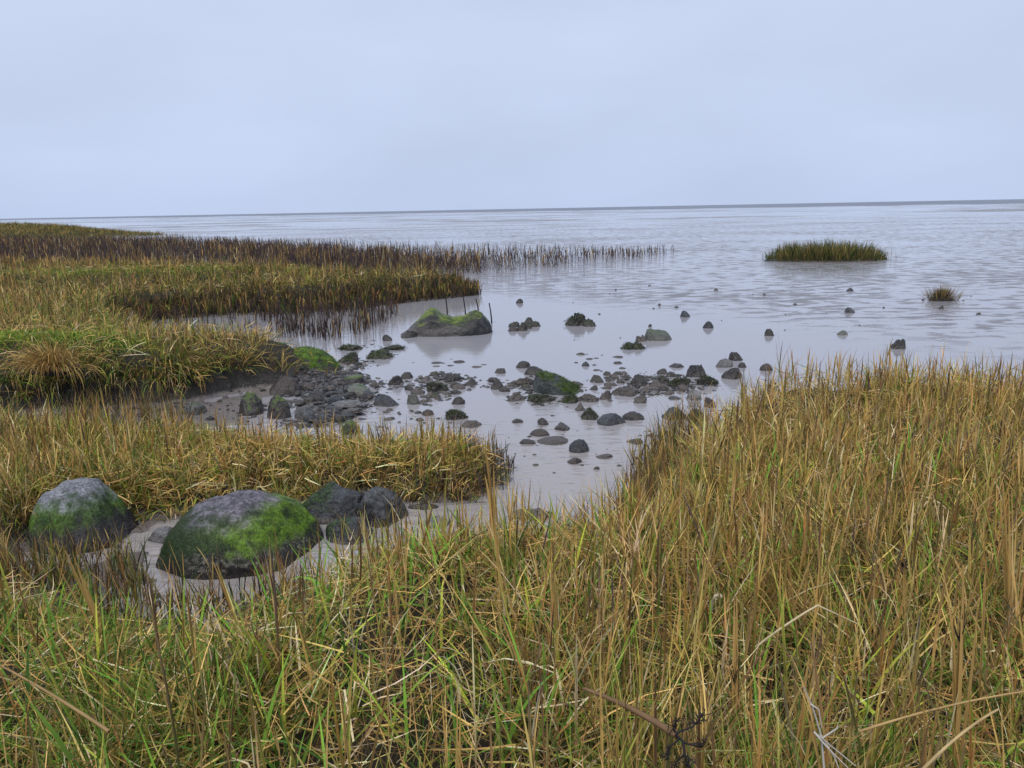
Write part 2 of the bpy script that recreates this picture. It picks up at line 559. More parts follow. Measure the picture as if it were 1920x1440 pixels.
def ground_at(u, v):
    """the spot of the land seen at photo pixel (u, v)"""
    z = 0.0
    for k in range(40):
        c = bp(u, v, z)
        z = 0.5 * z + 0.5 * max(float(ground_z([c[0]], [c[1]])[0]), 0.0)
    return bp(u, v, z)


# ------------------------------------------------------------------ stones
_ico = {}


def ico(n):
    if n not in _ico:
        bm = bmesh.new()
        bmesh.ops.create_icosphere(bm, subdivisions=n, radius=1)
        bm.verts.ensure_lookup_table()
        v = np.array([x.co[:] for x in bm.verts])
        f = np.array([[x.index for x in q.verts] for q in bm.faces])
        bm.free()
        _ico[n] = (v / np.linalg.norm(v, axis=1)[:, None], f)
    return _ico[n]


def rock_shape(seed, sub, facets=5, amp=0.22, fine=0.05, profile=None):
    p, f = ico(sub)
    r = np.random.default_rng(seed)
    o = r.uniform(0, 50, 3)
    q = p * (1 + amp * fbm(p * 1.25 + o, 3, seed))[:, None]
    for k in range(facets):
        n = r.normal(size=3)
        n[2] = abs(n[2]) * 0.8
        n /= np.linalg.norm(n)
        h = r.uniform(0.62, 0.9)
        d = q @ n
        q = q - np.outer(np.maximum(d - h, 0) * 0.88, n)
    q = q * (1 + fine * fbm(p * 4.2 + o, 4, seed + 50, 0.62))[:, None]
    mn, mx = q.min(0), q.max(0)
    q[:, 0] = 2 * (q[:, 0] - mn[0]) / (mx[0] - mn[0]) - 1
    q[:, 1] = 2 * (q[:, 1] - mn[1]) / (mx[1] - mn[1]) - 1
    q[:, 2] = q[:, 2] / mx[2]
    if profile:
        xs, hs = zip(*profile)
        x = q[:, 0]
        k = np.interp(x, xs, hs)
        pos = q[:, 2] > 0
        cur = np.sqrt(np.clip(1 - x * x, 0.09, 1))
        q[:, 2] = np.where(pos, q[:, 2] / cur * k, q[:, 2])
        q[:, 2] = np.where(pos, q[:, 2] * (1 + 0.04 * fbm(p * 5 + o, 3, seed + 9)), q[:, 2])
    return q, f


def stone_dims(x0, x1, yt, yb, z=0.0):
    """real place and half sizes of a half-sunk stone from what it spans in the photo"""
    u = (x0 + x1) / 2
    g = bp(u, yb, z)
    dist = math.hypot(math.hypot(g[0], g[1]), CAMZ - z)
    sc = dist / math.sqrt(F * F + (u - 960) ** 2 + (yb - 720) ** 2)
    a = (x1 - x0) / 2 * sc
    hs = (yb - yt) * sc
    dl = math.asin((CAMZ - z) / dist)
    b = min(0.85 * a, 0.40 * hs / math.sin(dl))
    c = math.sqrt(max((hs - b * math.sin(dl)) ** 2 - (b * math.sin(dl)) ** 2, (0.22 * a) ** 2)) / math.cos(dl)
    c = min(c, 1.6 * a)
    return np.array([g[0] * (1 + b / g[1]), g[1] + b, z]), a, b, c


_seed = [100]


def vert_normals(V, f):
    fn = np.cross(V[f[:, 1]] - V[f[:, 0]], V[f[:, 2]] - V[f[:, 0]])
    nrm = np.zeros_like(V)
    for k in range(3):
        np.add.at(nrm, f[:, k], fn)
    return nrm / (np.linalg.norm(nrm, axis=1)[:, None] + 1e-12)


def strands(name, parent, p, nn, n_col, ln, wd, r, lift=0.35, side=0.45):
    """short limp strands lying down the slope of a stone"""
    n = len(p)
    down = np.array([0, 0, -1.0]) - nn * (-nn[:, 2:3])
    down /= np.linalg.norm(down, axis=1)[:, None] + 1e-6
    d = down + r.normal(size=(n, 3)) * side
    d -= nn * (d * nn).sum(1)[:, None]
    d /= np.linalg.norm(d, axis=1)[:, None]
    d = d + nn * lift
    sd_ = np.cross(d, nn)
    sd_ /= np.linalg.norm(sd_, axis=1)[:, None] + 1e-9
    L = ln * r.uniform(0.4, 1.3, n)[:, None]
    p0 = p + r.normal(size=(n, 3)) * ln * 0.3 - nn * 0.002
    p1 = p0 + d * L * 0.55
    p2 = p0 + d * L - nn * L * (lift * 0.8)
    wv = sd_ * wd * r.uniform(0.5, 1.2, n)[:, None]
    P = np.stack([p0 - wv, p0 + wv, p1 - wv * 0.8, p1 + wv * 0.8, p2 - wv * 0.2, p2 + wv * 0.2], 1).reshape(-1, 3)
    base = np.arange(n)[:, None] * 6
    Fq = np.concatenate([base + [0, 1, 3, 2], base + [2, 3, 5, 4]])
    mo = mesh_np(name, P, Fq, col=np.repeat(np.clip(n_col, 0, 1), 6, 0), mat=M_BLADE, parent=parent)
    mo['kind'] = 'stuff'
    return mo


def weed(o, V, f, c0, r):
    nrm = vert_normals(V, f)
    up_ = nrm[:, 2] + 0.8 * fbm(V * 9 + 3, 3, 4)
    ok = np.where((up_ > 0.35) & (V[:, 2] > 0.01))[0]
    if len(ok) < 10:
        return
    k = r.choice(ok, 420)
    s = math.hypot(c0[0], c0[1]) / 9.0
    col = np.array([(0.030, 0.048, 0.016), (0.055, 0.085, 0.022), (0.030, 0.030, 0.020)])[r.integers(0, 3, len(k))] * r.uniform(0.6, 1.3, len(k))[:, None]
    strands('seaweed', o, V[k], nrm[k], col, 0.034 * s, 0.0038 * s, r)


def stone(x0, x1, yt, yb, style, label, group=None, name=None, facets=5, amp=0.22, z=0.0, profile=None):
    _seed[0] += 1
    c0, a, b, c = stone_dims(x0, x1, yt, yb, z)
    wpx = x1 - x0
    sub = 3 if wpx < 16 else 4 if wpx < 44 else 5
    fine = 0.42 if style == 'g' else 0.40 if style == 'm' else 0.24 if style == 'd' else 0.13
    q, f = rock_shape(_seed[0], sub, facets, amp, fine, profile)
    # sunk below its waist, so that the flanks slope into the mud; a little lopsided
    r = np.random.default_rng(_seed[0])
    q[:, 2] = np.where(q[:, 2] > 0, q[:, 2] * 1.3 - 0.3, q[:, 2] * 0.8 - 0.3)
    q[:, 2] = np.sign(q[:, 2]) * np.abs(q[:, 2]) ** 0.85
    tp = 1.05 - 0.14 * np.clip(q[:, 2], 0, 1) ** 1.5
    q[:, 0] *= tp
    q[:, 1] *= tp
    if profile is None:
        q[:, 0] += r.uniform(-0.3, 0.3) * np.clip(q[:, 2], 0, 1)
        q[:, 1] += r.uniform(-0.3, 0.3) * np.clip(q[:, 2], 0, 1)
    V = q * np.array([a, b, c * 0.93])
    V[:, 2] = np.maximum(V[:, 2], -0.5 * max(c, 0.05))
    nm = name or ('rock' if wpx >= 40 else 'stone')
    o = mesh_np(nm, V, f, mat=M[style], loc=c0)
    if style == 'g' and wpx >= 30:
        weed(o, V, f, c0, r)
    return tag(o, label, 'rock' if nm == 'rock' else 'stone' if nm == 'stone' else nm, group)


# ------------------------------------------------------------------ the big mossy boulders
CLEAR = []                                   # grass keeps off these: x, y, half width, half depth


def lerp3(a, b, t):
    return np.asarray(a) * (1 - t[:, None]) + np.asarray(b) * t[:, None]


def boulder(px, label, profile, paint, seed, facets=3, amp=0.16, fine=0.035, sub=6, z=0.0, fuzz=None, depth=1.0, crust=None, mat=None):
    c0, a, b, c = stone_dims(*px, z)
    b *= depth
    q, f = rock_shape(seed, sub, facets, amp, fine, profile)
    dims = np.array([a, b, c])
    V = q * dims
    V[:, 2] = np.maximum(V[:, 2], -0.1)
    # normals for the growth
    nrm = vert_normals(V, f)
    col, moss = paint(q, V, nrm, c0)
    o = mesh_np('boulder', V, f, col=col, mat=mat or M_HERO, loc=c0)
    tag(o, label, 'boulder')
    CLEAR.append((c0[0], c0[1], a, b))
    if fuzz:
        n, ln, wd = fuzz
        r = np.random.default_rng(seed)
        ok = np.where((moss > 0.35) & (V[:, 2] > 0.02))[0]
        pick = r.choice(ok, n)
        pick = pick[r.random(n) < moss[pick]]
        cc = col[pick] * r.uniform(0.8, 1.6, len(pick))[:, None] * [1.0, 1.05, 0.9]
        strands('moss', o, V[pick], nrm[pick], cc, ln, wd, r, 0.18, 0.3)
    if crust is not None:
        # little pale cones crowded on the lower flank
        r = np.random.default_rng(seed + 1)
        m = crust(q)
        ok = np.where(m > 0.4)[0]
        pick = r.choice(ok, min(1500, len(ok)), replace=False)
        n = len(pick)
        nn = nrm[pick]
        t1 = np.cross(nn, [0.3, 0.2, 0.9])
        t1 /= np.linalg.norm(t1, axis=1)[:, None]
        t2 = np.cross(nn, t1)
        s = r.uniform(0.002, 0.0048, n)[:, None]
        jit_ = r.normal(size=(n, 1)) * 0.006 * t1 + r.normal(size=(n, 1)) * 0.006 * t2
        P = []
        for hgt, rad in ((-0.001, 1.0), (0.0035, 0.45)):
            for a_ in range(5):
                P.append(V[pick] + jit_ + nn * hgt + (t1 * math.cos(a_ * 1.2566) + t2 * math.sin(a_ * 1.2566)) * s * rad)
        P = np.stack(P, 1).reshape(-1, 3)
        Fq = np.concatenate([np.arange(n)[:, None] * 10 + [a_, (a_ + 1) % 5, 5 + (a_ + 1) % 5, 5 + a_] for a_ in range(5)])
        bc = np.repeat(np.array((0.30, 0.285, 0.25))[None] * r.uniform(0.5, 1.2, n)[:, None], 10, 0)
        mo = mesh_np('barnacles', P, Fq, col=bc, mat=M_BLADE, parent=o)
        mo['kind'] = 'stuff'
    return o


def paint_cap(q, V, n, c0):
    t = fbm(q * 2.2 + 3, 4, 1)
    t2 = fbm(q * 7 + 9, 4, 2)
    z = q[:, 2]
    dark = lerp3((0.018, 0.018, 0.021), (0.045, 0.044, 0.050), smooth(-0.3, 0.4, t2))
    top = lerp3((0.105, 0.112, 0.138), (0.20, 0.208, 0.24), smooth(-0.4, 0.4, t2))
    green = lerp3((0.030, 0.060, 0.016), (0.085, 0.158, 0.022), smooth(-0.3, 0.35, t + 0.5 * t2))
    mg = smooth(0.22, 0.52, z + 0.16 * t2 + 0.10 * t - 0.14 * smooth(-0.1, 0.5, q[:, 0]) * smooth(0.9, 0.3, q[:, 0]))
    mt = smooth(0.56, 0.88, z + 0.14 * t2 + 0.22 * t + 0.12 * t2)
    c = dark * (1 - mg[:, None]) + green * mg[:, None]
    c = c * (1 - mt[:, None]) + top * mt[:, None]
    return c, mg * (1 - mt)


def paint_big(q, V, n, c0):
    t = fbm(q * 2.0 + 5, 4, 3)
    t2 = fbm(q * 8 + 2, 4, 4)
    t3 = fbm(q * 26 + 2, 3, 6)
    z, x = q[:, 2], q[:, 0]
    dark = lerp3((0.014, 0.013, 0.014), (0.040, 0.038, 0.038), smooth(-0.3, 0.4, t2))
    barn = lerp3(dark, (0.19, 0.185, 0.165), smooth(0.05, 0.4, t3 + 0.35 * t2))
    top = lerp3((0.052, 0.047, 0.064), (0.150, 0.140, 0.172), smooth(-0.35, 0.35, t2 * 0.5 + t3))
    br = smooth(-0.45, 0.25, x + 0.35 * t) * smooth(0.22, 0.42, z + 0.12 * t2)
    green = lerp3((0.022, 0.040, 0.013), (0.115, 0.200, 0.022), np.clip(br * smooth(-0.45, 0.3, t2 + 0.6 * t), 0, 1))
    mg = smooth(0.24, 0.54, z + 0.18 * t2 + 0.10 * t + 0.25 * smooth(-0.2, -0.8, x) + 0.22 * smooth(0.45, 0.9, x))
    mt = smooth(0.66, 0.94, z + 0.24 * t2 + 0.08 * t - 0.22 * smooth(0.2, 0.6, x) - 0.06 * smooth(-0.4, -0.8, x))
    mb = smooth(0.10, 0.18, z) * (1 - mg) * smooth(-0.55, -0.2, x)
    c = dark * (1 - mb[:, None]) + barn * mb[:, None]
    c = c * (1 - mg[:, None]) + green * mg[:, None]
    c = c * (1 - mt[:, None]) + top * mt[:, None]
    return c, mg * (1 - mt)


def paint_ridge(q, V, n, c0):
    t = fbm(q * 2.3 + 1, 4, 7)
    t2 = fbm(q * 8 + 4, 4, 8)
    z, x = q[:, 2], q[:, 0]
    stone_ = lerp3((0.016, 0.018, 0.022), (0.050, 0.053, 0.063), smooth(-0.35, 0.4, t2 + 0.4 * t))
    green = lerp3((0.018, 0.030, 0.015), (0.034, 0.062, 0.018), smooth(-0.3, 0.3, t2))
    m = smooth(0.45, 0.85, n[:, 2] + 0.35 * t + 0.2 * t2) * smooth(0.25, -0.2, x) + 0.75 * smooth(-0.55, -0.8, x + 0.2 * t)
    m = np.clip(m, 0, 1) * smooth(0.15, 0.4, z)
    mudm = smooth(0.22, 0.05, z + 0.1 * t)
    c = lerp3((0, 0, 0), (1, 1, 1), np.zeros(len(q))) + stone_
    c = c * (1 - m[:, None]) + green * m[:, None]
    c = c * (1 - mudm[:, None] * 0.5) + np.array((0.14, 0.12, 0.112)) * mudm[:, None] * 0.5
    return c, m * 0.6


def paint_slab(q, V, n, c0):
    t = fbm(q * 2.3 + 1, 4, 17)
    t2 = fbm(q * 9 + 4, 4, 18)
    c = lerp3((0.012, 0.013, 0.016), (0.062, 0.066, 0.074), smooth(-0.25, 0.5, t2 + 0.5 * t + 0.25 * n[:, 2]))
    m = smooth(0.18, 0.02, q[:, 2] + 0.1 * t)[:, None] * 0.5
    return c * (1 - m) + np.array((0.105, 0.092, 0.088)) * m, np.zeros(len(q))


def paint_saddle(q, V, n, c0):
    t = fbm(q * 2.4 + 8, 4, 9)
    t2 = fbm(q * 9 + 4, 4, 10)
    z, x = q[:, 2], q[:, 0]
    stone_ = lerp3((0.018, 0.019, 0.021), (0.072, 0.068, 0.068), smooth(-0.35, 0.45, t2 + 0.5 * t - 0.25 * smooth(0.3, 0.9, x)))
    mudc = np.array((0.105, 0.095, 0.09))
    green = lerp3((0.042, 0.064, 0.017), (0.125, 0.175, 0.022), smooth(-0.3, 0.35, t2 + 0.5 * smooth(-0.1, -0.5, x)))
    m = smooth(0.55, 0.9, n[:, 2] + 0.3 * t + 0.25 * t2 + 0.15 * smooth(0.2, -0.6, x)) * smooth(0.3, 0.55, z + 0.2 * t)
    mm = smooth(0.5, 0.1, z + 0.3 * t) * smooth(0.45, -0.1, x + 0.2 * t)
    c = stone_ * (1 - 0.65 * mm[:, None]) + mudc * 0.65 * mm[:, None]
    c = c * (1 - m[:, None]) + green * m[:, None]
    return c, m


def paint_cushion(q, V, n, c0):
    t = fbm(q * 2.4 + 2, 4, 11)
    t2 = fbm(q * 9 + 1, 4, 12)
    stone_ = lerp3((0.024, 0.021, 0.023), (0.070, 0.062, 0.066), smooth(-0.35, 0.45, t2))
    green = lerp3((0.038, 0.066, 0.014), (0.092, 0.165, 0.018), smooth(-0.25, 0.3, t2))
    m = smooth(0.45, 0.7, n[:, 2] + 0.25 * t + 0.2 * t2)
    c = stone_ * (1 - m[:, None]) + green * m[:, None]
    return c, m


def paint_weed(q, V, n, c0):
    t = fbm(q * 2.4 + 6, 4, 13)
    t2 = fbm(q * 9 + 3, 4, 14)
    x = q[:, 0]
    stone_ = lerp3((0.028, 0.037, 0.037), (0.066, 0.080, 0.078), smooth(-0.35, 0.45, t))
    green = lerp3((0.020, 0.034, 0.012), (0.064, 0.098, 0.018), smooth(-0.3, 0.35, t2 + 0.5 * n[:, 2] - 0.4))
    m = np.clip(smooth(0.6, 0.85, n[:, 2] + 0.3 * t) + smooth(0.1, 0.5, x + 0.3 * t2) * 0.9, 0, 1)
    c = stone_ * (1 - m[:, None]) + green * m[:, None]
    return c, m


boulder((66, 264, 893, 1040), 'domed boulder with bare grey top and green belt, beside the muddy pool',
        [(-1, 0.1), (-0.85, 0.52), (-0.6, 0.82), (-0.3, 0.97), (0, 1.0), (0.25, 0.95), (0.5, 0.72), (0.75, 0.42), (1, 0.1)], paint_cap, 21, facets=1, amp=0.09, fine=0.03, fuzz=(7000, 0.013, 0.0014))
boulder((298, 624, 908, 1088), 'largest boulder, purple grey top over bright green moss, in the muddy pool',
        [(-1, 0.1), (-0.85, 0.42), (-0.6, 0.74), (-0.35, 0.94), (0, 1.0), (0.3, 0.97), (0.6, 0.82), (0.85, 0.52), (1, 0.1)], paint_big, 22, facets=2, amp=0.12, fine=0.035, fuzz=(20000, 0.015, 0.0014),
        crust=lambda q: smooth(0.10, 0.16, q[:, 2]) * smooth(0.46, 0.34, q[:, 2]) * smooth(-0.6, -0.3, q[:, 0]) * smooth(0.0, 0.2, fbm(q * 5 + 2, 3, 4) + 0.1) * (q[:, 1] < 0))
boulder((556, 700, 896, 984), 'dark boulder with a green-filmed hump just behind the largest boulder',
        [(-1, 0.4), (-0.85, 0.86), (-0.45, 1.0), (-0.1, 0.93), (0.3, 0.72), (0.7, 0.60), (1, 0.3)], paint_ridge, 23, mat=M_WET, facets=5, amp=0.14, fine=0.09, fuzz=(2600, 0.016, 0.0014))
boulder((662, 768, 914, 990), 'dark wet angular boulder with a grey crest at the edge of the grass spit',
        [(-1, 0.7), (-0.6, 0.92), (-0.1, 1.0), (0.3, 0.95), (0.7, 0.7), (1, 0.25)], paint_slab, 31, mat=M_WET, facets=9, amp=0.22, fine=0.12, sub=5)
boulder((612, 712, 966, 1022), 'dark squat boulder below the green-humped boulder, its foot in the mud',
        [(-1, 0.6), (-0.6, 0.95), (0, 1.0), (0.6, 0.92), (1, 0.5)], paint_ridge, 24, mat=M_WET, facets=4, amp=0.12, sub=5, fuzz=(1200, 0.016, 0.0014))
boulder((746, 929, 571, 636), 'big saddle-backed boulder with yellow green moss, beside thin stakes at the pool mouth',
        [(-1, 0.03), (-0.85, 0.16), (-0.6, 0.50), (-0.42, 0.86), (-0.3, 1.0), (-0.2, 0.94), (-0.05, 0.72), (0.15, 0.62), (0.4, 0.68), (0.62, 0.88), (0.78, 0.80), (0.93, 0.40), (1, 0.1)], paint_saddle, 25, mat=M_WET, facets=2, amp=0.1, fine=0.06, depth=0.62,
        fuzz=(6000, 0.018, 0.0025))
boulder((518, 642, 648, 704), 'low rounded boulder capped with bright moss at the grassy end of the mud bank',
        [(-1, 0.2), (-0.7, 0.7), (-0.35, 0.98), (0, 1.0), (0.4, 0.85), (0.75, 0.5), (1, 0.15)], paint_cushion, 26, facets=3, amp=0.1, sub=5, fuzz=(7000, 0.03, 0.0025))
boulder((994, 1094, 695, 742), 'weedy green boulder standing highest in the middle of the stone band',
        [(-1, 0.5), (-0.7, 0.95), (-0.4, 1.0), (0, 0.85), (0.4, 0.6), (0.8, 0.3), (1, 0.1)], paint_weed, 27, mat=M_WET, facets=5, amp=0.16, sub=5, fine=0.09, fuzz=(5000, 0.03, 0.0025))

# ------------------------------------------------------------------ single stones: photo span, look, label
G_BAND = 'stones of the band across the water'
G_POOL = 'stones scattered in the near water'
G_FLAT = 'stones far out on the wet flat'
G_SHIN = 'pebbles of the shingle bank'
G_BANK = 'rocks along the foot of the mud bank'
UNIQUE = [
    # open water around the saddle-backed boulder
    (745, 783, 618, 634, 'd', 'dark stone leaning on the foot of the saddle-backed boulder', G_BAND),
    (715, 736, 626, 640, 'd', 'small dark stone alone in water before the reed stems', G_BAND),
    (627, 681, 643, 658, 'g', 'flat weedy rock in the water just under the reed stems', G_BAND),
    (630, 676, 659, 683, 'g', 'dark weedy rock at the tip of the grassy mud bank', G_BAND),
    (684, 738, 654, 675, 'g', 'dark humped rock alone between saddle-backed boulder and shingle', G_BAND),
    (710, 758, 646, 657, 'g', 'thin flat rock behind the dark humped rock', G_BAND),
    (967, 981, 559, 569, 'd', 'round pebble alone on open water beyond the stakes', G_FLAT),
    (1055, 1103, 583, 612, 'g', 'upright dark green rock standing alone in calm open water', G_BAND),
    (1091, 1118, 595, 613, 'g', 'rounded stone touching the upright dark green rock', G_BAND),
    (1163, 1209, 636, 656, 'g', 'notched black rock with a pale foot in calm water', G_BAND),
    (1190, 1213, 625, 641, 'm', 'small brown stone between the notched black rock and a flat green slab', G_BAND),
    (1208, 1260, 616, 640, 'l', 'flat grey green slab tilted in calm water', G_BAND),
    # the far wet flat
    (1275, 1295, 574, 595, 'b', 'pointed blue grey stone standing on the wet flat', G_FLAT),
    (1318, 1337, 601, 616, 'b', 'lumpy blue grey stone with a small side lump on the flat', G_FLAT),
    (1433, 1451, 612, 630, 'd', 'dark round stone on the flat below the pointed stone', G_FLAT),
    (1582, 1603, 572, 587, 'b', 'blue black wedge stone on the flat below the green islet', G_FLAT),
    (1586, 1600, 539, 546, 'b', 'small flat stone farther out than the blue black wedge', G_FLAT),
    (1568, 1589, 619, 629, 'l', 'low greenish stone just above the grass tips', G_FLAT),
    (1666, 1697, 634, 655, 'd', 'brown black boulder half hidden by the grass tips', G_FLAT),
    (1760, 1770, 572, 580, 'd', 'tiny dark stone under the lone brown tussock', G_FLAT),
    (1233, 1239, 567, 573, 'd', 'tiny round stone on the flat near the pointed stone', G_FLAT),
    (1215, 1222, 605, 613, 'd', 'tiny upright stone above the flat grey green slab', G_FLAT),
    # band: western half
    (726, 758, 701, 723, 'd', 'dark pointed stone at the outer edge of the shingle', G_BAND),
    (749, 774, 696, 711, 'd', 'dark round stone touching the water beyond the pointed stone', G_BAND),
    (642, 684, 702, 719, 'k', 'mossy dark rock on top of the shingle', G_BANK),
    (654, 697, 717, 739, 'l', 'pale green smooth rock in the middle of the shingle', G_BANK),
    (699, 755, 735, 764, 'b', 'big blue grey wedge rock in water beside the shingle', G_BAND),
    (622, 684, 752, 760, 'p', 'long pale flat stone lying across the shingle', G_SHIN),
    (757, 778, 721, 733, 'd', 'small black stone between shingle and the weedy heap', G_BAND),
    (796, 842, 712, 735, 'g', 'broad weedy rock at the heart of the left heap', G_BAND),
    (769, 797, 725, 741, 'm', 'muddy stone at the near side of the weedy heap', G_BAND),
    (762, 788, 737, 759, 'l', 'grey stone on its own reflection below the weedy heap', G_BAND),
    (829, 863, 698, 716, 'd', 'dark knobbly rock topping the left heap', G_BAND),
    (866, 896, 709, 724, 'd', 'dark spread-out stone at the far tip of the left heap', G_BAND),
    (846, 873, 742, 759, 'd', 'dark rounded stone below the left heap', G_BAND),
    (834, 881, 764, 788, 'g', 'brown dome stone nearest the tip of the grass spit', G_POOL),
    (789, 814, 766, 780, 'd', 'dark stone among stray grass stems behind the spit', G_POOL),
    (864, 908, 786, 804, 'm', 'muddy low rock hugging the back of the spit', G_POOL),
    # band: middle
    (982, 1018, 685, 704, 'd', 'black rounded rock just beyond the weedy green boulder', G_BAND),
    (966, 994, 676, 691, 'd', 'dark stone just beyond the black rounded rock', G_BAND),
    (926, 948, 690, 701, 'd', 'small dark stone at the outer corner of the middle heap', G_BAND),
    (914, 941, 706, 718, 'd', 'dark flattish stone behind the black knob', G_BAND),
    (919, 948, 712, 731, 'd', 'black knob of rock at the left end of the middle heap', G_BAND),
    (960, 1004, 704, 724, 'm', 'crumbly muddy rock leaning on the weedy green boulder', G_BAND),
    (982, 1046, 734, 757, 'g', 'broad flat-topped rock in front of the weedy green boulder', G_BAND),
    (947, 984, 734, 754, 'm', 'pale muddy rock left of the broad flat-topped rock', G_BAND),
    (1047, 1084, 739, 758, 'g', 'low weedy rock right of the broad flat-topped rock', G_BAND),
    (1082, 1126, 735, 755, 'm', 'long muddy rock closing the middle heap on the right', G_BAND),
    (1076, 1101, 751, 771, 'm', 'rounded brown stone above the pyramid rock', G_BAND),
    (1082, 1127, 761, 788, 'g', 'pyramid-shaped weedy rock near the smooth dark boulder', G_BAND),
    (1120, 1173, 771, 799, 'b', 'smooth dark boulder with a blue grey shine and ripples before it', G_POOL),
    (1167, 1208, 769, 789, 'd', 'dark sloping rock just behind the smooth dark boulder', G_POOL),
    (1090, 1106, 677, 687, 'b', 'lone round pebble in water beyond the middle heap', G_BAND),
    # band: eastern half
    (1105, 1131, 702, 716, 'd', 'dark stone opening the right heap on its far side', G_BAND),
    (1132, 1159, 714, 725, 'm', 'muddy flat stone in the right heap behind the double lump', G_BAND),
    (1155, 1173, 709, 719, 'm', 'small muddy stone at the back of the right heap', G_BAND),
    (1145, 1198, 722, 745, 'm', 'double muddy lump in the front row of the right heap', G_BAND),
    (1122, 1146, 730, 750, 'm', 'squarish muddy stone at the front corner of the right heap', G_BAND),
    (1105, 1121, 722, 732, 'd', 'small black stone between the middle and right heaps', G_BAND),
    (1182, 1220, 700, 724, 'd', 'blocky black rock, tallest of the right heap', G_BAND),
    (1215, 1247, 713, 729, 'm', 'grey muddy stone beside the blocky black rock', G_BAND),
    (1230, 1256, 701, 720, 'g', 'round dark weedy stone between two other weedy stones', G_BAND),
    (1249, 1296, 705, 727, 'g', 'wide mossy rock with a green back in the right heap', G_BAND),
    (1248, 1272, 695, 707, 'd', 'small pointed dark stone behind the wide mossy rock', G_BAND),
    (1281, 1327, 679, 708, 'd', 'big dark two-lobed rock just beyond the right heap', G_BAND),
    (1252, 1284, 679, 690, 'b', 'flat double stone alone in water beyond the right heap', G_BAND),
    (1270, 1294, 719, 733, 'm', 'pale muddy stone under the wide mossy rock', G_BAND),
    (1302, 1347, 701, 724, 'g', 'weedy rock against the stems of the tall grass', G_BAND),
    (1285, 1316, 730, 751, 'p', 'pale pointed stone low in the water by the tall grass', G_BAND),
    (1186, 1212, 738, 757, 'm', 'egg-shaped muddy stone alone below the right heap', G_BAND),
    (1254, 1277, 742, 750, 'b', 'thin flat stone awash between the egg-shaped and the pale pointed stone', G_BAND),
    (1318, 1342, 744, 765, 'h', 'brown stone half behind the grass stems', G_BAND),
    (1366, 1392, 658, 677, 'd', 'dark round rock perched on a flat pale one by the grass tips', G_BAND),
    (1341, 1373, 671, 690, 'p', 'flat pale rock under the perched dark one', G_BAND),
    (1383, 1400, 678, 690, 'd', 'small dark stone at the end of the flat pale rock', G_BAND),
    (1352, 1390, 686, 712, 'd', 'dark rock glimpsed through the grass tips', G_BAND),
    (1424, 1449, 680, 696, 'h', 'brownish rounded rock just over the grass tips', G_BAND),
    # near water
    (1236, 1286, 755, 789, 'b', 'blue black faceted boulder with sharp ridges at the grass edge', G_POOL),
    (1279, 1328, 763, 790, 'h', 'brown black rock behind the stems, touching the faceted boulder', G_POOL),
    (1166, 1208, 817, 835, 'd', 'long dark wedge stone lying aslant in the rippled water', G_POOL),
    (1210, 1227, 810, 819, 'd', 'small dark stone right behind the slanting wedge stone', G_POOL),
    (1238, 1266, 806, 815, 'd', 'flat dark stone near the grass edge, below the faceted boulder', G_POOL),
    (1006, 1066, 817, 835, 'h', 'long smooth brown stone in the near water', G_POOL),
    (1067, 1105, 819, 850, 'b', 'upright smooth grey stone, tallest in the near water', G_POOL),
    (974, 1006, 821, 834, 'd', 'ragged dark stone touching the long smooth brown stone', G_POOL),
    (993, 1031, 802, 819, 'h', 'brown hump stone behind the long smooth brown stone', G_POOL),
    (1036, 1071, 791, 808, 'd', 'dark triangular stone alone above the upright grey stone', G_POOL),
    (1008, 1029, 782, 798, 'd', 'dark round stone above the brown hump stone', G_POOL),
    (957, 983, 783, 794, 'd', 'low dark stone alone in water off the spit', G_POOL),
    (1062, 1092, 856, 871, 'h', 'low brown stone with a small spike, before the upright grey stone', G_POOL),
    (1117, 1149, 850, 861, 'h', 'flat brown stone alone in ripples', G_POOL),
    (1112, 1125, 874, 881, 'd', 'tiny dark stone nearest the grass in the near water', G_POOL),
    (954, 1044, 950, 977, 'm', 'flat muddy stone awash close to the grass', G_POOL),
    (793, 842, 966, 992, 'p', 'pale grey smooth stone sunk in mud before the grass', G_POOL),
    (763, 824, 942, 957, 'd', 'long black low stone in mud off the end of the angular boulder', G_POOL),
    (278, 332, 985, 1020, 'p', 'small pale smooth stone wedged between the two largest boulders', G_POOL),
    # foot of the mud bank
    (279, 322, 611, 635, 'b', 'flat blue grey rock on turf at the corner of the reed pool', G_BANK),
    (500, 564, 701, 737, 'h', 'grey brown wedge rock at the foot of the mud bank', G_BANK),
    (446, 495, 731, 775, 'k', 'dark lumpy rock with moss behind the grass spit', G_BANK),
    (497, 547, 736, 781, 'k', 'steep green-crested rock beside the shingle', G_BANK),
    (344, 384, 751, 775, 'l', 'pale lichen rock in the wet gap below the mud bank', G_BANK),
    (413, 440, 709, 735, 'd', 'dark rock set into the mud bank', G_BANK),
    (552, 590, 758, 783, 'p', 'pale flat rock between the green-crested rock and the spit', G_BANK),
    (573, 609, 729, 745, 'd', 'dark blue pebble heap stone below the grey brown wedge rock', G_SHIN),
    (619, 643, 738, 752, 'b', 'blue rounded pebble above the long pale flat stone', G_SHIN),
    (642, 680, 764, 773, 'm', 'muddy grey slab just under the long pale flat stone', G_SHIN),
    (640, 676, 786, 806, 'k', 'green dark stone showing over the grass of the spit', G_SHIN),
]
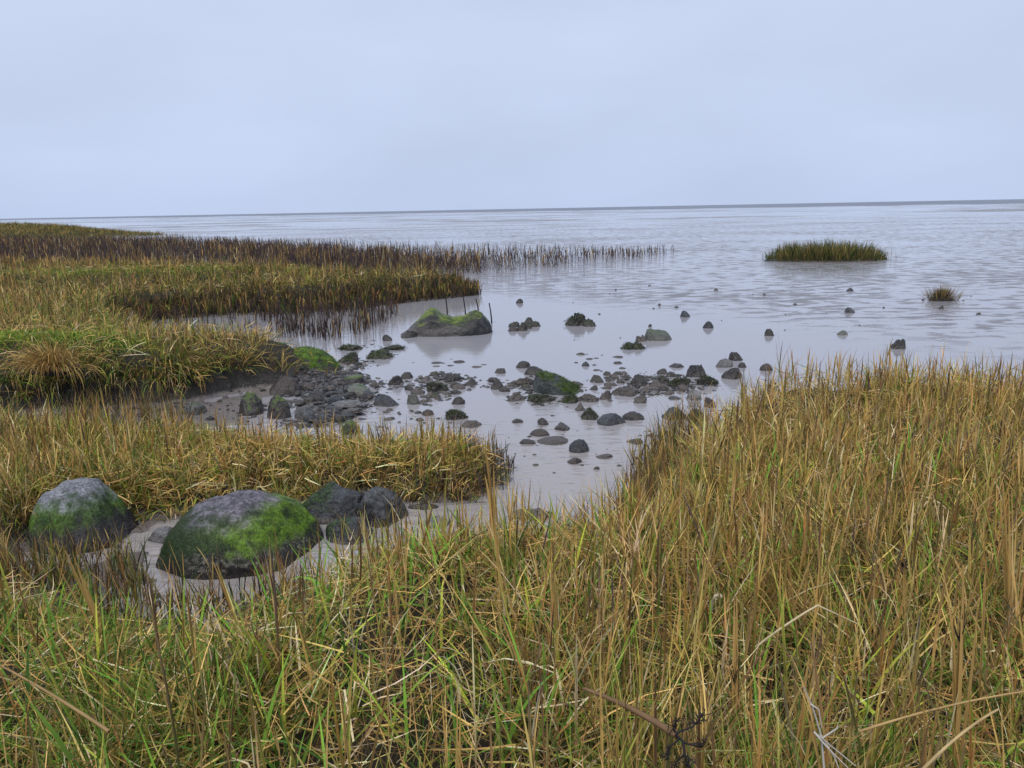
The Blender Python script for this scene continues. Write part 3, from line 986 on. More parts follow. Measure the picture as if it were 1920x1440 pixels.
for row in UNIQUE:
    kw = {}
    lab = row[5]
    if 'smooth' in lab or 'round' in lab or 'egg' in lab:
        kw = dict(facets=1, amp=0.10)
    elif 'faceted' in lab or 'wedge' in lab or 'pointed' in lab or 'pyramid' in lab:
        kw = dict(facets=8, amp=0.12)
    if 'pyramid' in lab or 'triangular' in lab:
        kw['profile'] = [(-1, 0.1), (-0.5, 0.5), (-0.1, 1.0), (0.1, 0.95), (0.55, 0.5), (1, 0.1)]
    elif lab.startswith('upright smooth'):
        kw['profile'] = [(-1, 0.3), (-0.6, 0.8), (-0.1, 1.0), (0.3, 0.9), (0.8, 0.55), (1, 0.2)]
    elif 'faceted' in lab:
        kw['profile'] = [(-1, 0.15), (-0.55, 0.6), (-0.2, 1.0), (0.1, 0.92), (0.6, 0.6), (1, 0.3)]
    elif 'notched' in lab:
        kw['profile'] = [(-1, 0.4), (-0.6, 1.0), (-0.2, 0.85), (0.0, 0.6), (0.25, 0.9), (0.7, 0.8), (1, 0.2)]
    elif 'slanting' in lab or 'aslant' in lab:
        kw['profile'] = [(-1, 0.1), (-0.4, 0.4), (0.2, 0.7), (0.7, 1.0), (1, 0.6)]
    elif 'big blue grey wedge' in lab:
        kw['profile'] = [(-1, 0.4), (-0.7, 0.85), (-0.25, 1.0), (0.2, 0.75), (0.7, 0.35), (1, 0.1)]
    elif 'two-lobed' in lab or 'double' in lab:
        kw['profile'] = [(-1, 0.3), (-0.6, 0.8), (-0.3, 1.0), (0.1, 0.85), (0.5, 0.9), (0.8, 0.5), (1, 0.1)]
    if lab.startswith('pointed blue') or 'black wedge stone' in lab:
        kw['profile'] = [(-1, 0.75), (-0.75, 1.0), (-0.3, 0.92), (0.3, 0.66), (0.8, 0.38), (1, 0.15)]
    elif 'below the pointed stone' in lab or 'half hidden by the grass' in lab:
        kw['profile'] = [(-1, 0.5), (-0.7, 0.85), (0, 1.0), (0.7, 0.85), (1, 0.5)]
    zz = 0.05 if row[6] == G_SHIN else 0.03 if row[6] == G_BANK else 0.0
    if 'turf at the corner' in lab:
        zz = ground_at(300, 634)[2] + 0.02
    o = stone(*row[:7], z=zz, **kw)
    if row[6] in (G_BANK, G_SHIN):
        CLEAR.append((o.location.x, o.location.y, o.dimensions.x / 2, o.dimensions.y / 2))
    if 'turf at the corner' in lab:
        CLEAR.append((o.location.x - 0.0, o.location.y - 0.45, o.dimensions.x * 0.5, 0.35))

# lookalikes: small stones that nothing tells apart, by the place they lie in
r_ = np.random.default_rng(77)


def scatter(n, poly, smin, smax, styles, label, group, avoid=None, flat=0.55, name='pebble', z=0.0):
    us = [p[0] for p in poly]
    vs = [p[1] for p in poly]
    k = tries = 0
    pp = [(float(a), float(b)) for a, b in poly]
    while k < n and tries < 20000:
        tries += 1
        u, v = r_.uniform(min(us), max(us)), r_.uniform(min(vs), max(vs))
        if sdist(pp, np.array([u]), np.array([v]))[0] < 0:
            continue
        wpx = smin + (smax - smin) * r_.random() ** 2.2
        if avoid and any(x0 - wpx * 0.3 < u < x1 + wpx * 0.3 and y0 + 2 < v < y1 + 1 for x0, x1, y0, y1, *_ in avoid):
            continue
        h = wpx * flat * r_.uniform(0.75, 1.25)
        stone(u - wpx / 2, u + wpx / 2, v - h, v, styles[r_.integers(len(styles))], label, group, name=name, facets=int(r_.integers(1, 5)), amp=0.15, z=z)
        k += 1


scatter(84, [(548, 725), (585, 708), (640, 700), (700, 718), (712, 742), (694, 770), (640, 792), (575, 800), (545, 765)], 7, 23, 'dbmmdbhd',
        'small wet pebble in the shingle between the bright-mossed boulder and the grass spit', 'pebbles of the shingle', UNIQUE, 0.42, z=0.035)
scatter(34, [(765, 712), (850, 700), (892, 722), (870, 750), (800, 760), (762, 745)], 8, 26, 'ddmmg',
        'small dark muddy stone filling the left heap between shingle and open channel', 'small stones of the left heap', UNIQUE, 0.5, name='pebble')
scatter(30, [(940, 715), (1000, 703), (1100, 722), (1128, 745), (1080, 762), (950, 752)], 9, 28, 'ddmmmg',
        'small muddy stone packed round the weedy green boulder in the middle heap', 'small stones of the middle heap', UNIQUE, 0.5, name='pebble')
scatter(38, [(1103, 706), (1180, 702), (1300, 700), (1345, 715), (1310, 740), (1200, 745), (1115, 742)], 8, 28, 'ddmmgg',
        'small dark stone filling the right heap beside the tall grass', 'small stones of the right heap', UNIQUE, 0.5, name='pebble')
scatter(13, [(1020, 655), (1180, 672), (1200, 690), (1120, 702), (1060, 690)], 5, 22, 'dd',
        'thin dark flake of stone barely above calm water beyond the heaps', 'flakes beyond the heaps', UNIQUE, 0.28, name='pebble')
scatter(10, [(780, 668), (900, 665), (910, 690), (760, 690)], 5, 24, 'dm',
        'thin dark flake awash between the saddle-backed boulder and the heaps', 'flakes below the saddle-backed boulder', UNIQUE, 0.22, name='pebble')
for x0, x1, yt, yb, st in [(952, 975, 602, 614, 'g'), (952, 972, 610, 622, 'd'), (968, 990, 602, 621, 'g'), (982, 1001, 594, 608, 'd'), (994, 1016, 600, 613, 'g'), (980, 998, 604, 617, 'g')]:
    stone(x0, x1, yt, yb, st, 'black weedy stone in the six-stone clump on open water beyond the saddle-backed boulder', 'clump of six weedy stones', name='stone', facets=2)
scatter(24, [(1000, 545), (1250, 530), (1560, 560), (1900, 540), (1900, 590), (1600, 620), (1300, 640), (1050, 650)], 3, 9, 'db',
        'speck of dark stone on the wide wet flat', 'specks on the flat', UNIQUE, 0.5, name='pebble')
scatter(26, [(950, 775), (1110, 780), (1235, 800), (1190, 890), (1000, 890), (950, 850)], 4, 15, 'dh',
        'small dark pebble breaking the surface of the rippled near water', 'pebbles in the near water', UNIQUE, 0.4, name='pebble')
scatter(18, [(690, 765), (870, 762), (900, 800), (700, 805)], 6, 20, 'dmm',
        'small muddy pebble in the shallows right behind the grass spit', 'pebbles behind the spit', UNIQUE, 0.4, name='pebble', z=0.005)
scatter(16, [(720, 960), (900, 975), (930, 1000), (880, 1010), (740, 1010)], 6, 18, 'mdp',
        'small muddy pebble in the mud between angular boulder and tall grass', 'pebbles in the mud by the two-humped boulder', UNIQUE, 0.35, name='pebble', z=0.0)

# grit and gravel between the stones: nobody could count it
r = np.random.default_rng(123)
pv, pf = ico(1)
P, Fq, Cc = [], [], []
off = 0
for poly, cnt in [(SHINGLE, 3200)] + list(zip(HEAPS, (750, 900, 900, 300))) + [(GAP, 420), (POOLMUD, 110)]:
    a = np.array(poly)
    x, y = r.uniform(a[:, 0].min() - 0.3, a[:, 0].max() + 0.3, cnt * 4), r.uniform(a[:, 1].min() - 0.3, a[:, 1].max() + 0.3, cnt * 4)
    k = sdist(poly, x, y) > -0.25 * r.random(cnt * 4)
    x, y = x[k][:cnt], y[k][:cnt]
    n = len(x)
    s_ = (0.010 + 0.030 * r.random(n) ** 2.5) * (0.7 if poly is POOLMUD else 1.0)
    z = ground_z(x, y) + s_ * 0.15
    v = pv[None] * (1 + 0.5 * (r.random((n, len(pv), 1)) - 0.5)) * (s_[:, None] * r.uniform(0.6, 1.4, (n, 3)) * [1.1, 1.1, 0.6])[:, None, :]
    P.append((v + np.stack([x, y, z], -1)[:, None, :]).reshape(-1, 3))
    Fq.append((pf[None] + (np.arange(n) * len(pv))[:, None, None]).reshape(-1, 3) + off)
    base = np.array([(0.022, 0.022, 0.024), (0.06, 0.056, 0.056), (0.11, 0.10, 0.10), (0.045, 0.050, 0.058)])[r.integers(0, 4, n)] * r.uniform(0.6, 1.4, n)[:, None]
    Cc.append(np.repeat(base, len(pv), 0))
    off += n * len(pv)
tag(mesh_np('gravel', np.concatenate(P), np.concatenate(Fq), col=np.concatenate(Cc), mat=M_WET), 'fine wet gravel and grit strewn between the stones and over the mud', kind='stuff')

TUSSOCK = ground_at(100, 690)
CLEAR.append((TUSSOCK[0], TUSSOCK[1] - 0.30, 0.26, 0.30))

# ------------------------------------------------------------------ grass
STRAW, TAN, RUST, PALE = (0.60, 0.425, 0.155), (0.44, 0.285, 0.100), (0.34, 0.180, 0.058), (0.76, 0.64, 0.41)
YGREEN, GREEN, DGREEN, BROWN = (0.31, 0.31, 0.050), (0.130, 0.225, 0.034), (0.045, 0.090, 0.021), (0.150, 0.098, 0.054)
PURP, MUDB = (0.086, 0.067, 0.072), (0.050, 0.038, 0.033)
PAL = np.array([STRAW, TAN, RUST, PALE, YGREEN, GREEN, DGREEN, BROWN, PURP, MUDB])


class Blades:
    def __init__(self):
        self.v, self.f, self.c, self.n = [], [], [], 0

    def add(self, P, h, wd, az, lean, curve, phi, cb, ct, nseg=4, kt=None, ka=None, prof='leaf', gam=1.0):
        """ribbons: roots P, length h, width wd, leaning by lean towards az, bending on by curve; kt, ka: a fold"""
        n = len(P)
        if n == 0:
            return
        t = np.linspace(0, 1, nseg + 1)
        tm = (t[:-1] + t[1:]) / 2
        ang = lean[:, None] + curve[:, None] * tm ** 1.3
        if kt is not None:
            ang = ang + ka[:, None] * (tm[None] > kt[:, None])
        st = (h / nseg)[:, None]
        r = np.concatenate([np.zeros((n, 1)), np.cumsum(np.sin(ang) * st, 1)], 1)
        z = np.concatenate([np.zeros((n, 1)), np.cumsum(np.cos(ang) * st, 1)], 1)
        an = np.concatenate([ang[:, :1], (ang[:, 1:] + ang[:, :-1]) / 2, ang[:, -1:]], 1)
        ca, sa = np.cos(az)[:, None], np.sin(az)[:, None]
        pos = np.stack([P[:, 0:1] + r * ca, P[:, 1:2] + r * sa, P[:, 2:3] + z], -1)
        cp, sp = np.cos(phi)[:, None], np.sin(phi)[:, None]
        side = np.stack([-sa * cp + np.cos(an) * ca * sp, ca * cp + np.cos(an) * sa * sp, -np.sin(an) * sp], -1)
        if prof == 'leaf':
            wp = 0.65 + 0.7 * t - 1.28 * t ** 2
        elif prof == 'spike':
            wp = np.interp(t, [0, 0.3, 0.6, 0.8, 1], [0.55, 0.7, 1.0, 0.75, 0.08])
        else:
            wp = np.ones_like(t)
        wp = np.clip(wp, 0.06, None)
        off = side * (wd[:, None] * wp[None] / 2)[..., None]
        V = np.stack([pos - off, pos + off], 2).reshape(-1, 3)
        col = cb[:, None, :] + (ct - cb)[:, None, :] * (t ** gam)[None, :, None]
        col = np.repeat(col[:, :, None, :], 2, 2).reshape(-1, 3)
        k = np.arange(nseg)
        q = np.stack([2 * k, 2 * k + 1, 2 * k + 3, 2 * k + 2], -1)
        Fq = (np.arange(n)[:, None, None] * (2 * (nseg + 1)) + q[None]).reshape(-1, 4) + self.n
        self.v.append(V)
        self.f.append(Fq)
        self.c.append(col)
        self.n += len(V)
        return pos

    def build(self, name, label=None, cat=None, kind=None, group=None, parent=None, loc=None):
        V = np.concatenate(self.v)
        if loc is not None:
            V = V - np.asarray(loc)
        o = mesh_np(name, V, np.concatenate(self.f), col=np.clip(np.concatenate(self.c), 0, 1), mat=M_BLADE, parent=parent, loc=loc)
        return tag(o, label, cat, group, kind)


def pick_cols(n, probs, r, jit=0.5):
    i = np.array([r.choice(len(PAL), p=np.asarray(probs) / np.sum(probs)) for _ in range(n)]) if np.ndim(probs) == 1 and n < 50 else None
    if i is None:
        pr = np.asarray(probs, float)
        if pr.ndim == 1:
            pr = np.broadcast_to(pr, (n, len(PAL)))
        cs = np.cumsum(pr / pr.sum(1, keepdims=True), 1)
        i = (r.random(n)[:, None] > cs).sum(1).clip(0, len(PAL) - 1)
    c = PAL[i]
    return c * (1 + jit * (r.random(n) * 2 - 1))[:, None] * (1 + 0.12 * (r.random((n, 3)) * 2 - 1))


def fan_points(n, y0, y1, r, power=1.0, margin=0.8, x_lo=-99, x_hi=99, slope=0.88):
    """points in the stretch of land the photo can see (with a margin), density falling as y**-power"""
    y = []
    u = r.random(n)
    e = 2 - power
    y = (y0 ** e + u * (y1 ** e - y0 ** e)) ** (1 / e) if abs(e) > 1e-6 else y0 * (y1 / y0) ** u
    x = (r.random(n) * 2 - 1) * (slope * y + margin)
    k = (x > x_lo) & (x < x_hi)
    return x[k], y[k]


def downhill(x, y):
    e = 0.06
    gx_ = (ground_z(x + e, y) - ground_z(x - e, y)) / (2 * e)
    gy_ = (ground_z(x, y + e) - ground_z(x, y - e)) / (2 * e)
    return np.arctan2(-gy_, -gx_), np.hypot(gx_, gy_)


def keep(x, y, m=0.05):
    """False where a boulder or rock stands"""
    k = np.ones(len(x), bool)
    for cx_, cy_, a_, b_ in CLEAR:
        k &= ((x - cx_) / (a_ * 0.9 + m)) ** 2 + ((y - cy_ + 0.10) / (b_ + 0.16)) ** 2 > 1
    return k


def tuft_grass(B, cx, cy, per, r, hfun, wfun, pfun, spread=0.035, nseg=4, lean0=0.35, curve0=0.7, droop=0.5, upright=0.0):
    """tufts at (cx, cy), each of about PER blades that fan outwards"""
    kk = keep(cx, cy)
    cx, cy = cx[kk], cy[kk]
    n = len(cx)
    tz = ground_z(cx, cy)
    daz, dg = downhill(cx, cy)
    hT = hfun(cx, cy) * r.uniform(0.75, 1.25, n)
    cnt = r.poisson(per, n).clip(1)
    I = np.repeat(np.arange(n), cnt)
    m = len(I)
    az = r.random(m) * 2 * np.pi
    rad = np.abs(r.normal(size=m)) * spread
    x, y = cx[I] + rad * np.cos(az), cy[I] + rad * np.sin(az)
    lean = np.abs(r.normal(size=m)) * lean0 + rad / spread * 0.10
    h = hT[I] * r.uniform(0.45, 1.15, m)
    # on a slope blades hang outwards and down
    sw = 2 * np.pi * fbm2(cx, cy, 0.55, 2, 29) * 1.6
    sk = 0.38 * np.clip(fbm2(cx, cy, 0.9, 2, 37) + 0.45, 0, 1)
    dx = lean * np.cos(az) + (sk * np.cos(sw))[I] + droop * np.minimum(dg[I], 1.5) * np.cos(daz[I]) * 0.5
    dy = lean * np.sin(az) + (sk * np.sin(sw))[I] + droop * np.minimum(dg[I], 1.5) * np.sin(daz[I]) * 0.5
    az = np.arctan2(dy, dx) + r.normal(size=m) * 0.2
    lean = np.clip(np.hypot(dx, dy), 0, 1.5)
    curve = np.abs(r.normal(size=m)) * curve0 + 0.1
    z = tz[I] - 0.012
    wd = wfun(x, y) * r.uniform(0.6, 1.4, m)
    pr = pfun(x, y)
    toff = np.repeat(r.uniform(0.65, 1.25, n), cnt)[:, None]
    cb = pick_cols(m, pr, r) * toff
    ct = np.where((r.random(m) < 0.55)[:, None], pick_cols(m, pr, r), cb * 1.1)
    fold = r.random(m) < 0.14
    kt = np.where(fold, r.uniform(0.35, 0.8, m), 2.0)
    ka = r.uniform(0.6, 2.0, m)
    B.add(np.stack([x, y, z], -1), h, wd, az, lean, curve, r.uniform(-1.0, 1.0, m), cb, ct, nseg, kt, ka)


def stalks(B, x, y, h, wd, r, cb, ct, lean0=0.10, leaves=3, curve0=0.12, leafcol=None, leaflen=0.45, az=None, sink=0.02):
    kk = keep(x, y)
    x, y, h, wd, cb, ct = x[kk], y[kk], h[kk], wd[kk], cb[kk], ct[kk]
    az = az if az is None else az[kk]
    n = len(x)
    if n == 0:
        return
    z = ground_z(x, y) - sink
    az = r.random(n) * 6.283 if az is None else az
    lean = np.abs(r.normal(size=n)) * lean0
    curve = r.normal(size=n) * curve0
    P = np.stack([x, y, z], -1)
    ph = r.random(n) * 3.14
    pos = B.add(P, h, wd, az, lean, curve, ph, cb, ct, 6, prof='spike')
    B.add(P, h * 0.99, wd, az, lean, curve, ph + 1.57, cb * 0.95, ct * 0.95, 6, prof='spike')
    for k in range(leaves):
        j = r.integers(1, 5, n)
        q = pos[np.arange(n), j]
        lc = leafcol(n) if leafcol else (cb * r.uniform(0.8, 1.2, n)[:, None])
        B.add(q, h * leaflen * r.uniform(0.6, 1.2, n), wd * r.uniform(0.45, 0.9, n), r.random(n) * 6.283, r.uniform(0.08, 0.45, n), np.abs(r.normal(size=n)) * 0.5,
              r.uniform(-1, 1, n), lc, ct * r.uniform(0.8, 1.2, n)[:, None], 4)


def litter(B, x, y, r, ln, wd, probs, zlo=0.01, zhi=0.12, tilt=0.28):
    n = len(x)
    z = ground_z(x, y) + r.uniform(zlo, zhi, n)
    c = pick_cols(n, probs, r)
    B.add(np.stack([x, y, z], -1), ln * r.uniform(0.4, 1.2, n), wd * r.uniform(0.5, 1.3, n), r.random(n) * 6.283, np.pi / 2 + r.normal(size=n) * tilt,
          r.normal(size=n) * 0.45, r.random(n) * 6.28, c, c * r.uniform(0.85, 1.2, n)[:, None], 3, np.where(r.random(n) < 0.2, 0.5, 2.0), r.normal(size=n) * 0.8, prof='leaf')


def inside(poly, x, y, m=0.0):
    return sdist(poly, x, y) > m


#            STRAW TAN  RUST PALE YGRN GREEN DGRN BROWN PURP MUDB
P_FORE = np.array([2.8, 2.3, 1.2, 0.6, 2.0, 2.6, 1.6, 1.6, 0, 0])
P_STRAW = np.array([4.4, 2.7, 0.9, 0.7, 2.0, 1.2, 1.0, 1.9, 0, 0])
P_GREEN = np.array([1.4, 1.1, 0.5, 0.35, 1.8, 4.4, 2.6, 0.8, 0, 0])


def blend(a, b, t):
    return a[None] * (1 - t[:, None]) + b[None] * t[:, None]


# ---- the foreground and the bank on the viewer's right
r = np.random.default_rng(5)
B = Blades()


def fore_green(x, y):
    g = smooth(0.3, -0.8, x) * smooth(4.6, 3.2, y) * 0.85 + 0.38 * smooth(3.4, 2.2, y)
    return np.clip(g + 0.12 + 0.95 * fbm2(x, y, 1.3, 3, 31), 0, 1)


def fore_probs(x, y):
    t = fore_green(x, y)
    lo = blend(P_STRAW, P_FORE, np.clip(t * 2, 0, 1))
    return lo * (1 - np.clip(t * 2 - 1, 0, 1))[:, None] + P_GREEN[None] * np.clip(t * 2 - 1, 0, 1)[:, None]


def fore_h(x, y):
    d = sdist(FORE, x, y)
    right = smooth(0.5, 1.5, x)
    return ((0.18 + 0.17 * smooth(0.1, 0.9, d)) * (1 - right) + right * (0.26 + 0.10 * smooth(0.1, 0.8, d)) + 0.07 * fbm2(x, y, 1.1, 2, 41)) * (1 + 0.18 * smooth(3.6, 2.2, y))


cx, cy = fan_points(13000, 1.45, 9.0, r, 0.75)
k = inside(FORE, cx, cy, 0.02) & (fbm2(cx, cy, 3.2, 2, 43) + 0.16 > r.random(len(cx)) * 0.4)
cx, cy = cx[k], cy[k]
tuft_grass(B, cx, cy, 9, r, fore_h, lambda x, y: 0.0052 + 0.0008 * y, fore_probs, lean0=0.40, spread=0.03, curve0=0.45)
ux, uy = fan_points(40000, 1.45, 9.0, r, 0.9)
k = inside(FORE, ux, uy, 0.0) & (fbm2(ux, uy, 3.2, 2, 43) + 0.10 > r.random(len(ux)) * 0.3)
ux, uy = ux[k], uy[k]
n = len(ux)
c = pick_cols(n, fore_probs(ux, uy) * 0.5 + P_GREEN[None] * 0.6, r)
B.add(np.stack([ux, uy, ground_z(ux, uy) - 0.01], -1), fore_h(ux, uy) * r.uniform(0.25, 0.8, n), (0.0045 + 0.0007 * uy) * r.uniform(0.6, 1.4, n), r.random(n) * 6.283,
      np.abs(r.normal(size=n)) * 0.55, np.abs(r.normal(size=n)) * 0.9, r.uniform(-1.2, 1.2, n), c, c * 1.1, 4)
lx, ly = fan_points(44000, 1.45, 9.0, r, 1.0)
k = inside(FORE, lx, ly, 0.05)
litter(B, lx[k], ly[k], r, 0.25, 0.0062, [4, 3.0, 1.4, 1.5, 1.4, 0.6, 0, 1.6, 0, 0], 0.01, 0.17, 0.42)
# upright withered culms
sx, sy = fan_points(15000, 1.6, 8.8, r, 0.65)
d = sdist(FORE, sx, sy)
prob = smooth(0.05, 0.5, d) * (0.16 + 0.84 * smooth(-1.3, -0.5, sx)) * np.clip(0.62 + 1.0 * fbm2(sx, sy, 0.9, 2, 51), 0.1, 1)
prob *= 1 - 0.45 * smooth(0.8, 1.5, sx)
prob *= np.where((sy < 3.0) & (sx < 0.2), 0.6, 1.0)
k = (d > 0.03) & (r.random(len(sx)) < prob)
sx, sy = sx[k], sy[k]
n = len(sx)
sh = (1 + 0.25 * smooth(3.6, 2.2, sy)) * (0.31 + 0.16 * r.random(n) + 0.10 * (r.random(n) < 0.15)) * (1 - 0.03 * smooth(4.8, 6.4, sy))
cb = pick_cols(n, [3.4, 2.6, 0.9, 0.3, 1.4, 0.6, 0, 1.2, 0, 0], r)
ct = pick_cols(n, [1.8, 2.6, 1.2, 0.2, 0.2, 0, 0, 3.2, 0.8, 0], r)
stalks(B, sx, sy, sh, (0.0062 + 0.0006 * sy) * r.uniform(0.55, 1.4, n), r, cb, ct, 0.13, 4, leafcol=lambda n: pick_cols(n, [3.4, 2.4, 0.8, 0.6, 1.6, 0.8, 0, 1, 0, 0], r))
# broad fresh green leaves low in the sward
gxx, gyy = fan_points(3000, 1.5, 4.8, r, 0.6)
k = inside(FORE, gxx, gyy, 0.2)
gxx, gyy = gxx[k], gyy[k]
n = len(gxx)
c = pick_cols(n, [0, 0, 0, 0, 1, 4, 1.0, 0, 0, 0], r) * [1.0, 1.12, 0.95]
B.add(np.stack([gxx, gyy, ground_z(gxx, gyy)], -1), r.uniform(0.20, 0.42, n), r.uniform(0.010, 0.017, n), r.random(n) * 6.283, np.abs(r.normal(size=n)) * 0.4 + 0.1,
      np.abs(r.normal(size=n)) * 0.9, r.uniform(-0.6, 0.6, n), c, c * 1.25, 6)
# bleached broken leaves
gxx, gyy = fan_points(900, 1.5, 6.0, r, 0.8)
k = inside(FORE, gxx, gyy, 0.2) & (gxx > -1.6)
gxx, gyy = gxx[k], gyy[k]
n = len(gxx)
c = np.array(PALE)[None] * r.uniform(0.75, 1.15, n)[:, None]
B.add(np.stack([gxx, gyy, ground_z(gxx, gyy) + r.uniform(0.02, 0.16, n)], -1), r.uniform(0.08, 0.26, n), r.uniform(0.006, 0.013, n), r.random(n) * 6.283,
      np.abs(r.normal(size=n)) * 0.6, r.normal(size=n) * 0.7, r.uniform(-1, 1, n), c, c, 5, np.where(r.random(n) < 0.5, 0.55, 2.0), r.uniform(0.8, 2.2, n))
# sparse muddy stems in the wet margins: before the great boulders and along the right bank
for poly, cnt, hh in (([(60, 1120), (180, 1040), (330, 1060), (470, 1120), (640, 1090), (560, 1180), (380, 1230), (200, 1200)], 420, 0.27),
                      ([(-40, 1110), (0, 1010), (66, 990), (150, 1060), (120, 1130)], 420, 0.26),
                      ([(-60, 830), (-60, 800), (200, 790), (370, 780), (360, 812), (200, 822)], 260, 0.36),
                      ([(1150, 990), (1190, 900), (1240, 830), (1300, 790), (1330, 800), (1270, 900), (1220, 1000)], 520, 0.34),
                      ([(880, 1040), (1000, 1015), (1170, 960), (1190, 1000), (1000, 1050)], 120, 0.20)):
    us, vs = [p[0] for p in poly], [p[1] for p in poly]
    a = np.stack([r.uniform(min(us), max(us), cnt * 3), r.uniform(min(vs), max(vs), cnt * 3)], -1)
    a = a[sdist([(float(p), float(q)) for p, q in poly], a[:, 0], a[:, 1]) > 0][:cnt]
    g = np.array([bp(u_, v_)[:2] for u_, v_ in a])
    n = len(g)
    cb = pick_cols(n, [0.2, 0.4, 0, 0, 0.2, 0.3, 0.5, 2, 1, 3], r)
    ct = pick_cols(n, [1.4, 1.4, 0.3, 0, 0.6, 0.4, 0.5, 2.2, 0.5, 0.8], r)
    stalks(B, g[:, 0], g[:, 1], hh * r.uniform(0.5, 1.25, n), 0.0065 * r.uniform(0.6, 1.3, n), r, cb, ct, 0.28, 3, 0.4, leaflen=0.6)
B.build('marsh_grass', 'thick straw and green marsh grass covering the near ground and the bank beside the stone band', kind='stuff')

# ---- the spit behind the great boulders
B = Blades()


def spit_h(x, y):
    d = sdist(SPIT, x, y)
    return 0.16 + 0.07 * smooth(0.05, 0.35, d) + 0.03 * fbm2(x, y, 1.4, 2, 61) + 0.09 * smooth(-2.0, -3.4, x)


def spit_probs(x, y):
    t = np.clip(0.60 + 0.9 * fbm2(x, y, 1.5, 3, 63) + 0.2 * smooth(-2, -3.5, x), 0, 1)
    p = blend(P_STRAW, P_FORE * 0.8 + P_GREEN * 0.4, t)
    wetk = smooth(0.22, 0.0, sdist(SPIT, x, y)) * smooth(-1.6, -0.7, x)
    p[:, 7:] += (wetk * 9)[:, None] * np.array([1.2, 0.4, 1.0])[None]
    return p


def in_fan(x, y, m=1.0):
    return np.abs(x) < 0.76 * y + m


cx = r.uniform(-6.2, 0.2, 7200)
cy = r.uniform(4.6, 6.9, 7200)
k = inside(SPIT, cx, cy, -0.02) & in_fan(cx, cy)
cx, cy = cx[k], cy[k]
tuft_grass(B, cx, cy, 9, r, spit_h, lambda x, y: 0.0100 + 0 * x, spit_probs, spread=0.045, lean0=0.45, curve0=0.9, droop=0.8)
lx, ly = r.uniform(-6.2, 0.2, 9000), r.uniform(4.6, 6.6, 9000)
k = inside(SPIT, lx, ly, 0.02) & in_fan(lx, ly)
litter(B, lx[k], ly[k], r, 0.22, 0.0085, [5, 3.4, 1.4, 1.5, 1.5, 0.5, 0, 1.2, 0, 0], 0.03, 0.17)
sx, sy = r.uniform(-6.2, 0.1, 1500), r.uniform(4.7, 6.4, 1500)
k = inside(SPIT, sx, sy, -0.03) & in_fan(sx, sy) & (r.random(1500) < 0.65)
sx, sy = sx[k], sy[k]
n = len(sx)
stalks(B, sx, sy, r.uniform(0.22, 0.40, n) * (1 + 0.4 * smooth(-2.2, -3.4, sx)), 0.0095 * r.uniform(0.6, 1.2, n), r, pick_cols(n, P_STRAW, r), pick_cols(n, [1, 2, 1, 0, 0.4, 0.3, 0, 2, 0.8, 0], r), 0.14, 3)
# muddy stems on the point of the spit
a = np.stack([r.uniform(800, 962, 260), r.uniform(848, 940, 260)], -1)
g = np.array([bp(u_, v_)[:2] for u_, v_ in a])
d = sdist(SPIT, g[:, 0], g[:, 1])
k = (d > -0.16) & (d < 0.16)
g = g[k]
n = len(g)
stalks(B, g[:, 0], g[:, 1], r.uniform(0.12, 0.28, n), 0.008 * r.uniform(0.6, 1.2, n), r, pick_cols(n, [0, 0, 0, 0, 0, 0, 0.4, 1, 2, 3], r), pick_cols(n, [0.3, 0.8, 0.3, 0, 0.3, 0.3, 0.4, 2, 2, 1], r), 0.25, 3, 0.4)
B.build('marsh_grass', 'matted straw grass on the low spit behind the great boulders', kind='stuff')

# ---- the mud bank and the wide marsh behind it
B = Blades()


def mossy_k(x, y):
    a = np.exp(-(((x - MOUND[0]) / 1.25) ** 2 + ((y - MOUND[1]) / 0.8) ** 2) ** 2)
    b_ = 0.85 * np.exp(-(((x - MOUND2[0]) / 6.5) ** 2 + ((y - MOUND2[1]) / 1.4) ** 2) ** 2) * smooth(-0.2, 0.2, fbm2(x, y, 0.5, 3, 77) + 0.15)
    return np.clip(a + b_, 0, 1)


def bank_h(x, y):
    d = sdist(BANK, x, y)
    h = 0.24 + 0.10 * smooth(0.1, 1.0, d) + 0.05 * fbm2(x, y, 0.8, 2, 71) + 0.06 * smooth(15, 19, y) * smooth(0.3, 1.5, d)
    fr = np.exp(-(((x - MOUND[0]) / 1.3) ** 2 + ((y - MOUND[1] + 0.8) / 0.7) ** 2) ** 2)
    return np.maximum(h * (1 - 0.78 * mossy_k(x, y)) * (1 - 0.4 * fr), 0.06)


def bank_probs(x, y):
    t = np.clip(0.42 + 0.9 * fbm2(x, y, 0.7, 3, 73), 0, 1)
    m = mossy_k(x, y)
    g2 = np.exp(-(((x - bp(230, 590, .4)[0]) / 1.3) ** 2 + ((y - bp(230, 590, .4)[1]) / 1.8) ** 2))
    p = blend(P_STRAW * 1.0, P_FORE * 0.6 + P_GREEN * 0.7, np.clip(t + 0.5 * g2, 0, 1))
    far = smooth(13, 18, y)
    olive = np.array([1.0, 1.6, 0.8, 0, 0.9, 0.7, 3.0, 3.6, 0.8, 0.4])
    brownish = np.array([1.4, 2.6, 1.4, 0, 0.5, 0.2, 1.0, 4.0, 1.6, 0.4])
    p = p * (1 - 0.75 * far[:, None]) + far[:, None] * blend(olive, brownish, smooth(19, 25, y)) * 0.75
    p = p * np.array([0.75, 1.1, 0.9, 0.8, 0.75, 0.8, 1.6, 2.2, 1, 1])
    gm = np.array([0.3, 0.3, 0, 0, 2.5, 6, 3.0, 0.4, 0, 0])
    p = p * (1 - m[:, None]) + gm[None] * m[:, None] * 1.0
    wetk = smooth(0.22, 0.0, sdist(BANK, x, y)) * smooth(11, 14, y)
    p[:, 7:] += (wetk * 8)[:, None] * np.array([1.0, 0.8, 1.0])[None]
    return p


